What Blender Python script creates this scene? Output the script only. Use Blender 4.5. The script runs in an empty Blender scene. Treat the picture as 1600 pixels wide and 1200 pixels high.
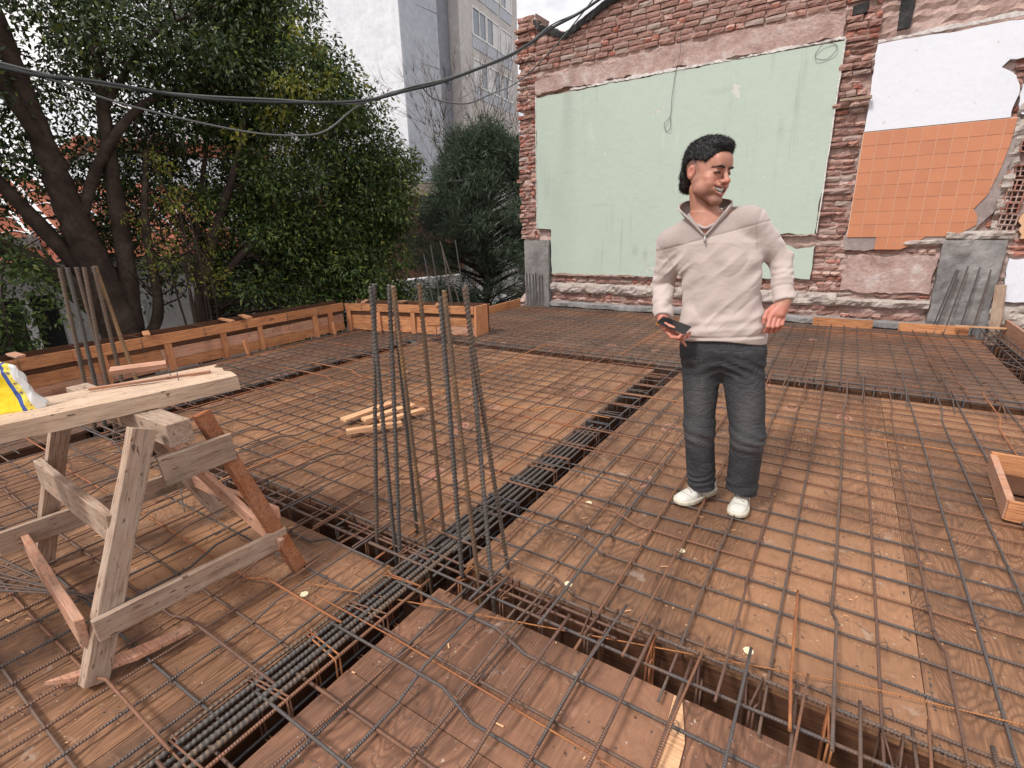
import bpy, bmesh, math, random
import numpy as np
from mathutils import Vector, Matrix
random.seed(7); np.random.seed(7)
SC = bpy.context.scene; COL = SC.collection; PI = math.pi

# ---------------------------------------------------------------- camera, world, sun, exposure
cam = bpy.data.cameras.new('camera'); camo = bpy.data.objects.new('camera', cam); COL.objects.link(camo)
R_ = Vector((0.842120, 0.538629, -0.026705)); F_ = Vector((-0.521205, 0.800163, -0.296789))
D_ = F_.cross(R_).normalized(); R_ = D_.cross(F_).normalized()
camo.matrix_world = Matrix.Translation((0, 0, 1.4506)) @ Matrix((( R_.x, -D_.x, -F_.x), (R_.y, -D_.y, -F_.y), (R_.z, -D_.z, -F_.z))).to_4x4()
cam.sensor_width = 36; cam.lens = 36*792.65/1600; cam.clip_start = 0.05; cam.clip_end = 500
SC.camera = camo
W = bpy.data.worlds.new('World'); SC.world = W; W.use_nodes = True
SUN_EL, SUN_AZ = math.radians(52), math.radians(200)      # azimuth measured clockwise from +Y
nt = W.node_tree; nt.nodes.clear()
def wn(t, **k):
    n = nt.nodes.new(t)
    for a, b in k.items(): setattr(n, a, b)
    return n
out = wn('ShaderNodeOutputWorld'); bg = wn('ShaderNodeBackground'); sky = wn('ShaderNodeTexSky', sky_type='NISHITA', sun_disc=False)
sky.sun_elevation = SUN_EL; sky.sun_rotation = SUN_AZ; sky.air_density = 1.0; sky.dust_density = 2.0
tc = wn('ShaderNodeTexCoord'); mp = wn('ShaderNodeMapping'); mp.inputs['Scale'].default_value = (1, 1, 2.2)
no = wn('ShaderNodeTexNoise'); no.inputs['Scale'].default_value = 2.1; no.inputs['Detail'].default_value = 7; no.inputs['Roughness'].default_value = .6
rp = wn('ShaderNodeValToRGB'); rp.color_ramp.elements[0].position = .33; rp.color_ramp.elements[1].position = .5
rp.color_ramp.elements[0].color = (0.25, 0.25, 0.25, 1); rp.color_ramp.elements[1].color = (1, 1, 1, 1)
mx = wn('ShaderNodeMix', data_type='RGBA'); mx.inputs['B'].default_value = (10.4, 9.9, 9.75, 1)
nt.links.new(tc.outputs['Generated'], mp.inputs['Vector']); nt.links.new(mp.outputs['Vector'], no.inputs['Vector'])
nt.links.new(no.outputs['Fac'], rp.inputs['Fac']); nt.links.new(rp.outputs['Color'], mx.inputs['Factor'])
nt.links.new(sky.outputs['Color'], mx.inputs['A']); nt.links.new(mx.outputs['Result'], bg.inputs['Color'])
bg.inputs['Strength'].default_value = 0.08
nt.links.new(bg.outputs['Background'], out.inputs['Surface'])
sl = bpy.data.lights.new('sun', 'SUN'); sl.energy = 2.0; sl.angle = math.radians(11); sl.color = (1, .97, .93)
so = bpy.data.objects.new('sun', sl); COL.objects.link(so)
sd = Vector((math.sin(SUN_AZ)*math.cos(SUN_EL), math.cos(SUN_AZ)*math.cos(SUN_EL), math.sin(SUN_EL)))
so.rotation_euler = sd.to_track_quat('Z', 'Y').to_euler()
SC.view_settings.view_transform = 'Standard'; SC.view_settings.look = 'None'; SC.view_settings.gamma = 1
SC.view_settings.use_curve_mapping = False; SC.view_settings.exposure = 0.64

# ---------------------------------------------------------------- helpers
def tag(o, label=None, cat=None, group=None, kind=None):
    if label: o['label'] = label
    if cat: o['category'] = cat
    if group: o['group'] = group
    if kind: o['kind'] = kind
    return o
def empty(name, loc=(0, 0, 0), rz=0, label=None, cat=None, group=None):
    o = bpy.data.objects.new(name, None); COL.objects.link(o); o.location = loc; o.rotation_euler = (0, 0, rz); o.empty_display_size = .1
    return tag(o, label, cat, group)
def link(name, me, mat=None, parent=None, loc=None):
    o = bpy.data.objects.new(name, me); COL.objects.link(o)
    if mat is not None and len(me.materials) == 0: me.materials.append(mat)
    if parent is not None: o.parent = parent
    if loc is not None: o.location = loc
    return o
def mesh(name, v, f, mat=None, smooth=False, uv=None):
    me = bpy.data.meshes.new(name); me.from_pydata([tuple(map(float, p)) for p in v], [], [tuple(map(int, q)) for q in f])
    if uv is not None:
        l = me.uv_layers.new(name='UVMap'); l.data.foreach_set('uv', np.asarray(uv, dtype=np.float32).ravel())
    if mat is not None: me.materials.append(mat)
    if smooth: me.polygons.foreach_set('use_smooth', [True]*len(me.polygons))
    me.update(); return me
class MB:
    """collects shapes into one mesh"""
    def __init__(s): s.v = []; s.f = []; s.mi = []
    def add(s, v, f, mi=0):
        n = len(s.v); s.v += [tuple(p) for p in v]; s.f += [tuple(i+n for i in q) for q in f]; s.mi += [mi]*len(f)
    def box(s, c, d, rot=None, j=0, mi=0):
        """box centred on c with full size d; j = corner jitter; rot = Matrix 3x3"""
        v = []
        for z in (-.5, .5):
            for x, y in ((-.5, -.5), (.5, -.5), (.5, .5), (-.5, .5)):
                p = Vector((x*d[0]+random.uniform(-j, j), y*d[1]+random.uniform(-j, j), z*d[2]+random.uniform(-j, j)))
                if rot is not None: p = rot @ p
                v.append(p+Vector(c))
        s.add(v, [(3, 2, 1, 0), (4, 5, 6, 7), (0, 1, 5, 4), (1, 2, 6, 5), (2, 3, 7, 6), (3, 0, 4, 7)], mi)
    def prism(s, poly, z0, z1, mi=0):
        n = len(poly); v = [(x, y, z0) for x, y in poly]+[(x, y, z1) for x, y in poly]
        s.add(v, [tuple(range(n))[::-1], tuple(range(n, 2*n))]+[(i, (i+1) % n, n+(i+1) % n, n+i) for i in range(n)], mi)
    def build(s, name, mats, parent=None, smooth=False, bevel=0, loc=None):
        me = bpy.data.meshes.new(name); me.from_pydata(s.v, [], s.f)
        if not isinstance(mats, (list, tuple)): mats = [mats]
        for m in mats: me.materials.append(m)
        if len(mats) > 1: me.polygons.foreach_set('material_index', s.mi)
        if smooth: me.polygons.foreach_set('use_smooth', [True]*len(me.polygons))
        me.update(); o = link(name, me, None, parent, loc)
        if bevel:
            b = o.modifiers.new('bevel', 'BEVEL'); b.width = bevel; b.segments = 2; b.limit_method = 'ANGLE'
        return o
def frames(P):
    P = np.asarray(P, float); T = np.gradient(P, axis=0); T /= np.linalg.norm(T, axis=1)[:, None]+1e-12
    up = np.array([0, 0, 1.]) if abs(T[0][2]) < .9 else np.array([1., 0, 0])
    N = np.zeros_like(P); n = up-T[0]*(up@T[0]); n /= np.linalg.norm(n)
    for i in range(len(P)):
        n = n-T[i]*(n@T[i]); n /= np.linalg.norm(n)+1e-12; N[i] = n
    return P, T, N, np.cross(T, N)
def tube_data(P, r, k=6, rib=0, pitch=.012, slant=1.5):
    P, T, N, B = frames(P); n = len(P); r = np.broadcast_to(np.asarray(r, float), (n,))
    L = np.concatenate([[0], np.cumsum(np.linalg.norm(np.diff(P, axis=0), axis=1))])
    a = np.arange(k)/k*2*PI
    rr = np.repeat(r[:, None], k, 1)
    if rib:
        ph = (L[:, None]/pitch + slant*np.abs(((a[None]/PI) % 1)-.5)*2*.5) % 1
        rr = rr+rib*(ph < .38)-rib*.5
    V = P[:, None, :]+rr[..., None]*(np.cos(a)[None, :, None]*N[:, None, :]+np.sin(a)[None, :, None]*B[:, None, :])
    i = np.arange(n-1)[:, None]; j = np.arange(k)[None, :]; j2 = (j+1) % k
    F = np.stack([i*k+j, i*k+j2, (i+1)*k+j2, (i+1)*k+j], -1).reshape(-1, 4)
    uv = np.stack([np.stack([j/k+0*i, L[i]+0*j], -1), np.stack([(j+1)/k+0*i, L[i]+0*j], -1), np.stack([(j+1)/k+0*i, L[i+1]+0*j], -1), np.stack([j/k+0*i, L[i+1]+0*j], -1)], 2).reshape(-1, 2)
    return V.reshape(-1, 3), F, uv
def tubes_mesh(name, paths, mat, k=6, smooth=True):
    """paths: list of (P, r) or (P, r, rib, pitch); one mesh"""
    VV, FF, UU, n = [], [], [], 0; caps = []
    for t in paths:
        P, r = t[0], t[1]; rib = t[2] if len(t) > 2 else 0; pitch = t[3] if len(t) > 3 else .012
        V, F, U = tube_data(P, r, k, rib, pitch); VV.append(V); FF.append(F+n); UU.append(U)
        caps += [[n+i for i in range(k)][::-1], [n+len(V)-k+i for i in range(k)]]; n += len(V)
    V = np.concatenate(VV); F = np.concatenate(FF); U = np.concatenate(UU)
    me = bpy.data.meshes.new(name)
    nl = len(F)*4+len(caps)*k
    me.vertices.add(len(V)); me.vertices.foreach_set('co', V.astype(np.float32).ravel())
    me.loops.add(nl); me.loops.foreach_set('vertex_index', np.concatenate([F.ravel(), np.array(caps).ravel()]).astype(np.int32))
    ls = np.concatenate([np.arange(len(F))*4, len(F)*4+np.arange(len(caps))*k]).astype(np.int32)
    me.polygons.add(len(ls)); me.polygons.foreach_set('loop_start', ls)
    me.polygons.foreach_set('use_smooth', np.concatenate([np.full(len(F), smooth), np.zeros(len(caps), bool)]))
    l = me.uv_layers.new(name='UVMap'); l.data.foreach_set('uv', np.concatenate([U.ravel(), np.zeros(len(caps)*k*2)]).astype(np.float32))
    me.materials.append(mat); me.update(calc_edges=True); me.validate(); return me
def line(a, b, n):
    t = np.linspace(0, 1, n)[:, None]; return np.array(a)[None]*(1-t)+np.array(b)[None]*t
def polyline(pts, step=.03):
    out = []
    for a, b in zip(pts[:-1], pts[1:]):
        n = max(1, int(np.linalg.norm(np.subtract(b, a))/step)); out += [list(np.array(a)+(np.array(b)-np.array(a))*i/n) for i in range(n)]
    out.append(list(pts[-1])); return np.array(out, float)
def catmull(pts, n=12):
    p = [np.array(q, float) for q in pts]; p = [2*p[0]-p[1]]+p+[2*p[-1]-p[-2]]; out = []
    for i in range(1, len(p)-2):
        for t in np.arange(n)/n:
            out.append(.5*((2*p[i])+(-p[i-1]+p[i+1])*t+(2*p[i-1]-5*p[i]+4*p[i+1]-p[i+2])*t*t+(-p[i-1]+3*p[i]-3*p[i+1]+p[i+2])*t**3))
    out.append(p[-2]); return np.array(out)

def vn(p, s=0):
    """smooth value noise in -1..1"""
    p = np.asarray(p, np.float32); i = np.floor(p).astype(np.int64); f = p-i; f = f*f*(3-2*f)
    def hh(a, b, c):
        n = (a*374761393+b*668265263+c*2147483647+s*974711) & 0xffffffff; n = ((n ^ (n >> 13))*1274126177) & 0xffffffff; n = n ^ (n >> 16); return (n & 0xffff)/32767.5-1
    x, y, z = i[..., 0], i[..., 1], i[..., 2]; r = 0
    for dx in (0, 1):
        for dy in (0, 1):
            for dz in (0, 1): r = r+hh(x+dx, y+dy, z+dz)*(f[..., 0] if dx else 1-f[..., 0])*(f[..., 1] if dy else 1-f[..., 1])*(f[..., 2] if dz else 1-f[..., 2])
    return r
def fbm(x, y, z, o=4, s=0):
    r = 0.; a = .5
    for k in range(o): r += a*float(vn(np.array([[x*2**k, y*2**k, z*2**k]]), s+k)[0]); a *= .5
    return r
ORD = ['first', 'second', 'third', 'fourth', 'fifth', 'sixth', 'seventh', 'eighth', 'ninth', 'tenth', 'eleventh']

# ---------------------------------------------------------------- materials
class NT:
    def __init__(s, name, rough=.7, spec=.35):
        s.m = bpy.data.materials.new(name); s.m.use_nodes = True; s.t = s.m.node_tree; s.b = s.t.nodes['Principled BSDF']
        s.b.inputs['Roughness'].default_value = rough; s.b.inputs['Specular IOR Level'].default_value = spec
        s.tc = s.t.nodes.new('ShaderNodeTexCoord')
    def n(s, t, ins=None, **k):
        n = s.t.nodes.new(t)
        for a, b in k.items(): setattr(n, a, b)
        for a, b in (ins or {}).items():
            if isinstance(b, bpy.types.NodeSocket): s.t.links.new(b, n.inputs[a])
            else: n.inputs[a].default_value = b
        return n
    def co(s, scale=(1, 1, 1), src='Object', rot=(0, 0, 0), rnd=True):
        v = s.tc.outputs[src] if src != 'Pos' else s.n('ShaderNodeNewGeometry').outputs['Position']
        if rnd and src == 'Object':
            oi = s.n('ShaderNodeObjectInfo'); m = s.n('ShaderNodeMath', {0: oi.outputs['Random'], 1: 57.0}, operation='MULTIPLY')
            v = s.n('ShaderNodeVectorMath', {0: v, 1: m.outputs[0]}, operation='ADD').outputs[0]
        return s.n('ShaderNodeMapping', {'Vector': v, 'Scale': scale, 'Rotation': rot}).outputs[0]
    def noise(s, co, scale=5., detail=4., rough=.55, dist=0., out='Fac'):
        return s.n('ShaderNodeTexNoise', {'Vector': co, 'Scale': scale, 'Detail': detail, 'Roughness': rough, 'Distortion': dist}).outputs[out]
    def ramp(s, fac, stops):
        r = s.n('ShaderNodeValToRGB', {'Fac': fac}); e = r.color_ramp.elements
        while len(e) < len(stops): e.new(.5)
        for x, (p, c) in zip(e, stops): x.position = p; x.color = (*c, 1) if isinstance(c, tuple) else (c, c, c, 1)
        return r.outputs['Color']
    def mix(s, f, a, b, mode='MIX'):
        m = s.n('ShaderNodeMix', {'Factor': f}, data_type='RGBA', blend_type=mode)
        for k, v in (('A', a), ('B', b)):
            if isinstance(v, bpy.types.NodeSocket): s.t.links.new(v, m.inputs[k])
            else: m.inputs[k].default_value = (*v, 1) if len(v) == 3 else v
        return m.outputs['Result']
    def math(s, op, a, b=0., c=0.):
        return s.n('ShaderNodeMath', {0: a, 1: b, 2: c}, operation=op).outputs[0]
    def bump(s, h, strength=.4, dist=.005, prev=None):
        ins = {'Height': h, 'Strength': strength, 'Distance': dist}
        if prev is not None: ins['Normal'] = prev
        return s.n('ShaderNodeBump', ins).outputs[0]
    def done(s, col=None, rough=None, nrm=None, alpha=None):
        for k, v in (('Base Color', col), ('Roughness', rough), ('Normal', nrm), ('Alpha', alpha)):
            if v is None: continue
            if isinstance(v, bpy.types.NodeSocket): s.t.links.new(v, s.b.inputs[k])
            elif k == 'Base Color': s.b.inputs[k].default_value = (*v, 1)
            else: s.b.inputs[k].default_value = v
        return s.m
    def hue(s, col, amt=.25):
        """per-object value variation"""
        oi = s.n('ShaderNodeObjectInfo'); v = s.math('MULTIPLY_ADD', oi.outputs['Random'], amt, 1-amt/2)
        return s.n('ShaderNodeHueSaturation', {'Color': col, 'Value': v}).outputs[0]

def m_plywood(name, a, b, dark, rot=0., knots=0.0):
    t = NT(name, .55, .4)
    c = t.co((1, 1, 1), rot=(0, 0, rot))
    c1 = t.n('ShaderNodeMapping', {'Vector': c, 'Scale': (2.2, .62, 1)}).outputs[0]
    n1 = t.noise(c1, 1.5, 2.5, .45, .6)
    rings = t.math('SINE', t.math('MULTIPLY', n1, 230.))
    rings = t.math('MULTIPLY_ADD', rings, .5, .5); rings = t.math('POWER', rings, 2.2)
    n2 = t.noise(t.n('ShaderNodeMapping', {'Vector': c, 'Scale': (60, 3, 1)}).outputs[0], 3., 4., .6)
    n3 = t.noise(c, 1.7, 5., .6)
    n4 = t.noise(c, 14., 5., .7)
    col = t.mix(t.math('MULTIPLY', rings, .8), a, tuple(x*.62 for x in b))
    col = t.mix(t.ramp(n2, [(.38, 0.), (.62, .85)]), col, tuple(x*.8 for x in b))
    col = t.mix(t.ramp(n3, [(.42, 0.), (.66, .55)]), col, dark); col = t.mix(t.ramp(t.noise(c, .9, 3., .5), [(.5, 0.), (.68, .6)]), col, tuple(min(1, x*1.28) for x in a))
    col = t.mix(t.ramp(n4, [(.52, 0.), (.8, .55)]), col, dark)
    vo = t.n('ShaderNodeTexVoronoi', {'Vector': t.n('ShaderNodeMapping', {'Vector': c, 'Scale': (1, .62, 1)}).outputs[0], 'Scale': 3.2+knots*3.2, 'Randomness': 1.})
    kd = t.math('ADD', vo.outputs['Distance'], t.math('MULTIPLY', t.noise(c, 18., 2.), .05))
    pick = t.math('GREATER_THAN', t.n('ShaderNodeSeparateColor', {'Color': vo.outputs['Color']}).outputs[0], .72-knots*.3)
    kn = t.ramp(kd, [(.20, 1.), (.23, 0.)]); kc = t.ramp(kd, [(.0, (.13, .05, .035)), (.05, (.33, .14, .10)), (.13, (.36, .15, .105)), (.15, (.10, .04, .028)), (.18, (.38, .19, .13))])
    kf = t.math('MULTIPLY', kn, pick)
    col = t.mix(t.math('MULTIPLY', kf, .8), col, kc)
    # big darker wet / dirty areas and pale scuffs
    sc = t.ramp(t.noise(t.n('ShaderNodeMapping', {'Vector': c, 'Scale': (1, 5, 1)}).outputs[0], 6., 6., .75), [(.62, 0.), (.74, .5)])
    col = t.mix(sc, col, (.5, .33, .22))
    st = t.ramp(t.noise(c, 5., 7., .75, .4), [(.62, 0.), (.66, .35)]); col = t.mix(st, col, (.42, .35, .29)); sp_ = t.ramp(t.noise(c, 55., 2., .5), [(.70, 0.), (.73, .7)]); col = t.mix(t.math('MULTIPLY', sp_, t.ramp(n3, [(.5, 1.), (.56, 0.)])), col, (.5, .42, .34)); sp2 = t.ramp(t.noise(c, 33., 3., .6), [(.66, 0.), (.72, .75)]); col = t.mix(sp2, col, tuple(x*.5 for x in dark))
    col = t.hue(col, .07)
    bp = t.bump(t.math('ADD', n2, t.math('MULTIPLY', n4, .6)), .35, .0016)
    rg = t.math('MULTIPLY_ADD', n3, .35, .38)
    return t.done(col, rg, bp)
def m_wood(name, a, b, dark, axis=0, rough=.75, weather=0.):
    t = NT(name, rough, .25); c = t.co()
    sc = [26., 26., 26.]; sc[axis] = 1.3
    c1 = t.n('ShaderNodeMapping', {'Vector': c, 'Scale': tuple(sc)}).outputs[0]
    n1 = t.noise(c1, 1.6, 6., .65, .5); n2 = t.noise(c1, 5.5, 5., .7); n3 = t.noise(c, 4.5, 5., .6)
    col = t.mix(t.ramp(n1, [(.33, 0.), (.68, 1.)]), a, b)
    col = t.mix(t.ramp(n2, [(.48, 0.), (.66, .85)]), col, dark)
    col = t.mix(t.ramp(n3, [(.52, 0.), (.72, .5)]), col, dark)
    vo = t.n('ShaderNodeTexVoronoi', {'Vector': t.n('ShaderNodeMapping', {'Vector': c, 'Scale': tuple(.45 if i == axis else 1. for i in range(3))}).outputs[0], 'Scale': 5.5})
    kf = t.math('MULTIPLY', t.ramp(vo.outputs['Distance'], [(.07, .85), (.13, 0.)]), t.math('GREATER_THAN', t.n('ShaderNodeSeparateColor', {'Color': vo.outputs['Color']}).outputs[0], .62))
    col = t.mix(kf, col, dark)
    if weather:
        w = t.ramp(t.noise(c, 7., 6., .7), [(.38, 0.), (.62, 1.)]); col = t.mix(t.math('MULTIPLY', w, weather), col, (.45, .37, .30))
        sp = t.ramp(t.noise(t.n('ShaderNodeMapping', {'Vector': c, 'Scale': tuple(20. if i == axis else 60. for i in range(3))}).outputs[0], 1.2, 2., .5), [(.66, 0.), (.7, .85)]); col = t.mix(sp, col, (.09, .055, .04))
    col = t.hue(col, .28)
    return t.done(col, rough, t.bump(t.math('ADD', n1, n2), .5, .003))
def m_bar(name, a, b, c_, rusty=.5, ribs=True):
    t = NT(name, .55, .5); c = t.co((1, 1, 1)); 
    n1 = t.noise(c, 9., 5., .6); n2 = t.noise(c, 90., 3., .6)
    oi = t.n('ShaderNodeObjectInfo')
    f = t.math('ADD', n1, t.math('MULTIPLY_ADD', oi.outputs['Random'], .5, -.25+rusty-.5))
    col = t.mix(t.ramp(f, [(.42, 0.), (.6, 1.)]), a, b); col = t.mix(t.ramp(n2, [(.5, 0.), (.75, .7)]), col, c_)
    bp = t.bump(n2, .4, .0008)
    if ribs == 2:
        s = t.n('ShaderNodeSeparateXYZ', {'Vector': t.tc.outputs['UV']}); col = t.mix(t.math('MULTIPLY', t.math('GREATER_THAN', t.math('SINE', t.math('MULTIPLY_ADD', s.outputs[1], 6.2832/.0165, t.math('MULTIPLY', t.math('PINGPONG', t.math('MULTIPLY', s.outputs[0], 2.), 1.), 3.))), -.1), .75), col, tuple(x*.36 for x in a))  # dark stripes in the colour stand for shade between the ribs
    elif ribs:
        s = t.n('ShaderNodeSeparateXYZ', {'Vector': t.tc.outputs['UV']})
        tri = t.math('PINGPONG', t.math('MULTIPLY', s.outputs[0], 2.), 1.)
        ph = t.math('MULTIPLY_ADD', s.outputs[1], 6.2832/.0085, t.math('MULTIPLY', tri, 3.4))
        bp = t.bump(t.math('SINE', ph), .8, .0011, bp)
    t.b.inputs['Metallic'].default_value = .1
    return t.done(col, t.math('MULTIPLY_ADD', n1, .5, .3), bp)
def m_rough(name, stops, scale=3., detail=8., rough=.9, bump=.8, bd=.02, fine=30., src='Object', rnd=False):
    t = NT(name, rough, .2); c = t.co((1, 1, 1), src, rnd=rnd)
    n1 = t.noise(c, scale, detail, .65, .3); n2 = t.noise(c, fine, 6., .7)
    col = t.ramp(n1, stops); col = t.mix(t.ramp(n2, [(.4, 0.), (.7, .35)]), col, tuple(x*.45 for x in stops[0][1]))
    return t.done(col, rough, t.bump(t.math('MULTIPLY_ADD', n2, .5, n1), bump, bd))
M = {}
M['ply'] = m_plywood('plywood', (.315, .162, .086), (.195, .092, .048), (.072, .037, .023))
M['ply_red'] = m_plywood('knotty_plywood', (.29, .143, .082), (.185, .085, .049), (.072, .036, .024), knots=.8)
M['ply_gold'] = m_plywood('golden_plywood', (.34, .175, .088), (.20, .096, .05), (.075, .038, .024))
M['ply_dark'] = m_plywood('dark_plywood', (.20, .115, .074), (.135, .07, .045), (.06, .034, .025))  # same plywood in a darker tone
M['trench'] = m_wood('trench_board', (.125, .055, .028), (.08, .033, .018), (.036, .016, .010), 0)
M['form'] = m_wood('fresh_pine', (.58, .28, .13), (.43, .18, .08), (.19, .065, .032), 0)
M['form_y'] = m_wood('fresh_pine_lengthwise', (.62, .32, .165), (.52, .235, .11), (.28, .10, .05), 1)
M['form_z'] = m_wood('fresh_pine_upright', (.58, .28, .14), (.48, .2, .09), (.25, .09, .045), 2)
M['old_x'] = m_wood('weathered_wood', (.44, .30, .215), (.29, .19, .135), (.10, .06, .042), 0, weather=.42)
M['old_y'] = m_wood('weathered_wood_lengthwise', (.44, .30, .215), (.29, .19, .135), (.10, .06, .042), 1, weather=.42)
M['old_z'] = m_wood('weathered_wood_upright', (.50, .38, .30), (.34, .24, .19), (.14, .09, .07), 2, weather=.75)
M['pink_wood'] = m_wood('pinkish_old_board', (.58, .30, .19), (.44, .2, .12), (.17, .08, .05), 0, weather=.3)
M['orange_z'] = m_wood('orange_leg_wood', (.40, .145, .055), (.27, .085, .032), (.11, .035, .018), 2, weather=.15)
M['pale'] = m_wood('pale_offcut', (.68, .42, .24), (.58, .32, .17), (.35, .16, .08), 0)
M['plank'] = m_wood('pale_plank', (.62, .45, .32), (.50, .34, .235), (.27, .165, .11), 1, weather=.45)
M['steel'] = m_bar('bar_steel', (.098, .084, .08), (.155, .094, .068), (.05, .04, .036), .48)
M['rust'] = m_bar('bar_rust', (.15, .08, .056), (.23, .105, .058), (.075, .044, .034), .47)
M['bright_rust'] = m_bar('bar_bright_rust', (.42, .17, .06), (.33, .12, .05), (.2, .08, .04), .5)
M['dark_bar'] = m_bar('bar_dark', (.075, .072, .078), (.12, .085, .07), (.045, .042, .042), .42, ribs=False)
M['starter'] = m_bar('bar_starter', (.125, .11, .102), (.20, .13, .085), (.055, .046, .042), .42, ribs=2)
M['starter_rust'] = m_bar('bar_starter_rust', (.30, .17, .075), (.15, .10, .075), (.08, .05, .04), .5, ribs=2)
# ---------------------------------------------------------------- ground far below, deck of plywood sheets, beam trenches
M['earth'] = m_rough('earth', [(.3, (.10, .085, .07)), (.5, (.16, .14, .12)), (.7, (.22, .2, .18))], 1.2, fine=9., bd=.03)
g = MB(); g.add([(-150, -150, -3.2), (150, -150, -3.2), (150, 150, -3.2), (-150, 150, -3.2)], [(0, 1, 2, 3)])
tag(g.build('ground', M['earth']), kind='structure')
deck = empty('deck'); tag(deck, kind='structure')
XA0, XA1 = -1.50, -1.26     # beam A
YB0, YB1 = 1.325, 1.505     # beam B
YC0, YC1 = 5.02, 5.23       # beam C
XE0, XE1 = -4.88, -4.64     # beam E
XD0, XD1 = 1.47, 1.68       # beam D
XL, XR, YN, YF = -6.24, 3.2, -1.6, 8.33
def sheets(x0, x1, y0, y1, wx, wy, mats, ox=0., oy=0.):
    xs = [x0]; x = x0+ox if ox else x0+wx
    while x < x1-.05: xs.append(x); x += wx
    xs.append(x1)
    for i in range(len(xs)-1):
        ys = [y0]; y = y0+(oy if i % 2 else oy*.4) if oy else y0+wy
        while y < y1-.1: ys.append(y); y += wy
        ys.append(y1)
        for j in range(len(ys)-1):
            a, b, c, d = xs[i]+.0016, xs[i+1]-.0016, ys[j]+.0016, ys[j+1]-.0016
            mb = MB(); cx, cy = (a+b)/2, (c+d)/2; dz = random.uniform(-.0015, .0)
            mb.box((0, 0, -.009), (b-a, d-c, .018), j=.0009)
            mb.build('plywood_sheet', M[random.choice(mats)], deck, loc=(cx, cy, dz))
sheets(XA1, XR, YB1, YC0, 1.22, 2.44, ['ply'], ox=.44, oy=1.3)
sheets(XA1, XR, YN, YB0, 1.22, 2.44, ['ply_red'], ox=1.0)
sheets(XE1, XA0, YN, YB0, .5, 2.2, ['ply', 'ply_gold'], oy=1.5)
sheets(XE1, XA0, YB1, YC0, .61, 1.83, ['ply', 'ply_gold', 'ply'], oy=1.2)
sheets(XL, XE0, YN, 5.55, .61, 1.83, ['ply_dark'], oy=1.0)
sheets(-5.1, XD0, YC1, YF, 1.0, 1.22, ['ply_dark', 'ply_dark', 'ply_red'], oy=.8)
sheets(XE0, XE1, YC0, YC1, 1, 1, ['ply_dark'])
sheets(XD1, XR, YC1, YF, 1.22, 2.44, ['ply_dark'])
# trenches: side boards and bottoms
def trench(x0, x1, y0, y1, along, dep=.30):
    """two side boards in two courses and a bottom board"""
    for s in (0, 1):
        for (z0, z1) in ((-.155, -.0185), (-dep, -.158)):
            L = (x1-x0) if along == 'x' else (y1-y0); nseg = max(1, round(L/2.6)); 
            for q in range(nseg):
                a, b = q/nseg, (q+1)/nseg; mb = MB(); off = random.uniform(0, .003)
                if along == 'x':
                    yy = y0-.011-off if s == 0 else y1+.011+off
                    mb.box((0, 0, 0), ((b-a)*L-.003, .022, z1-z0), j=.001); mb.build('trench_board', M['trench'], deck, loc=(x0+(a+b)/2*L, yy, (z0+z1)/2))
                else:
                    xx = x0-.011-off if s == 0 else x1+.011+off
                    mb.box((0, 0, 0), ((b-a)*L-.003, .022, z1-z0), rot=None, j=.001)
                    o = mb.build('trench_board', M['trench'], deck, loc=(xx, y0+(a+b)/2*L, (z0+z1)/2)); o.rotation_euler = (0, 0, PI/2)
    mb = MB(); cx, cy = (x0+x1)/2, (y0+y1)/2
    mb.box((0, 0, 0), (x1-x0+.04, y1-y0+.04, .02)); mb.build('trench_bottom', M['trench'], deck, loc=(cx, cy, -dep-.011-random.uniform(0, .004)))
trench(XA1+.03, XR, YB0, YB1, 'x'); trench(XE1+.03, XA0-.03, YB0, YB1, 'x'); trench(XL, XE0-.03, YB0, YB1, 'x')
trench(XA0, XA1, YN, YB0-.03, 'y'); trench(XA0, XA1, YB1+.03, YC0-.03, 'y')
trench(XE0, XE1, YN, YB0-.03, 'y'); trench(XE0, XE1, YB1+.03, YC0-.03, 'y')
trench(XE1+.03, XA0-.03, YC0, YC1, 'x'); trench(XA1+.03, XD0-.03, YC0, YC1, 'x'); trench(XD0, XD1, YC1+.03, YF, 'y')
for (cx, cy) in ((-1.38, 1.415), (-4.76, 1.415), (-1.38, 5.12), (1.57, 5.12)):
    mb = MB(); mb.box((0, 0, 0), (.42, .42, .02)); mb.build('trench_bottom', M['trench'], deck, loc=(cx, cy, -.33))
# fine sawdust and splinters on the sheets
mb = MB()
for i in range(900):
    x = random.uniform(-4.5, 1.7); y = random.uniform(-.4, 4.9)
    if XA0-.01 < x < XA1+.01 or YB0-.01 < y < YB1+.01: continue
    L = random.choice([.004, .006, .008, .015, .03])*random.uniform(.6, 1.2); w = min(L*.5, .005)
    a = random.uniform(0, PI); mb.box((x, y, .0035), (L, w, .0015), Matrix.Rotation(a, 3, 'Z')@Matrix.Rotation(.15, 3, 'Y'))
tag(mb.build('sawdust', M['pale']), 'pale sawdust and tiny splinters scattered over the brown plywood', 'sawdust', kind='stuff')
t = tubes_mesh('wire_clippings', [(catmull([(x, y, .004), (x+random.uniform(-.03, .03), y+random.uniform(-.03, .03), .012), (x+random.uniform(-.05, .05), y+random.uniform(-.05, .05), .004)], 5), .0008) for x, y in [(random.uniform(-4.4, 1.7), random.uniform(-.3, 4.9)) for _ in range(420)] if not (XA0 < x < XA1 or YB0 < y < YB1)], M['dark_bar'], 4)
tag(link('wire_clippings', t), 'thin black clippings of tie wire lying on the plywood', 'wire', kind='stuff')
mb = MB()
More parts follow.
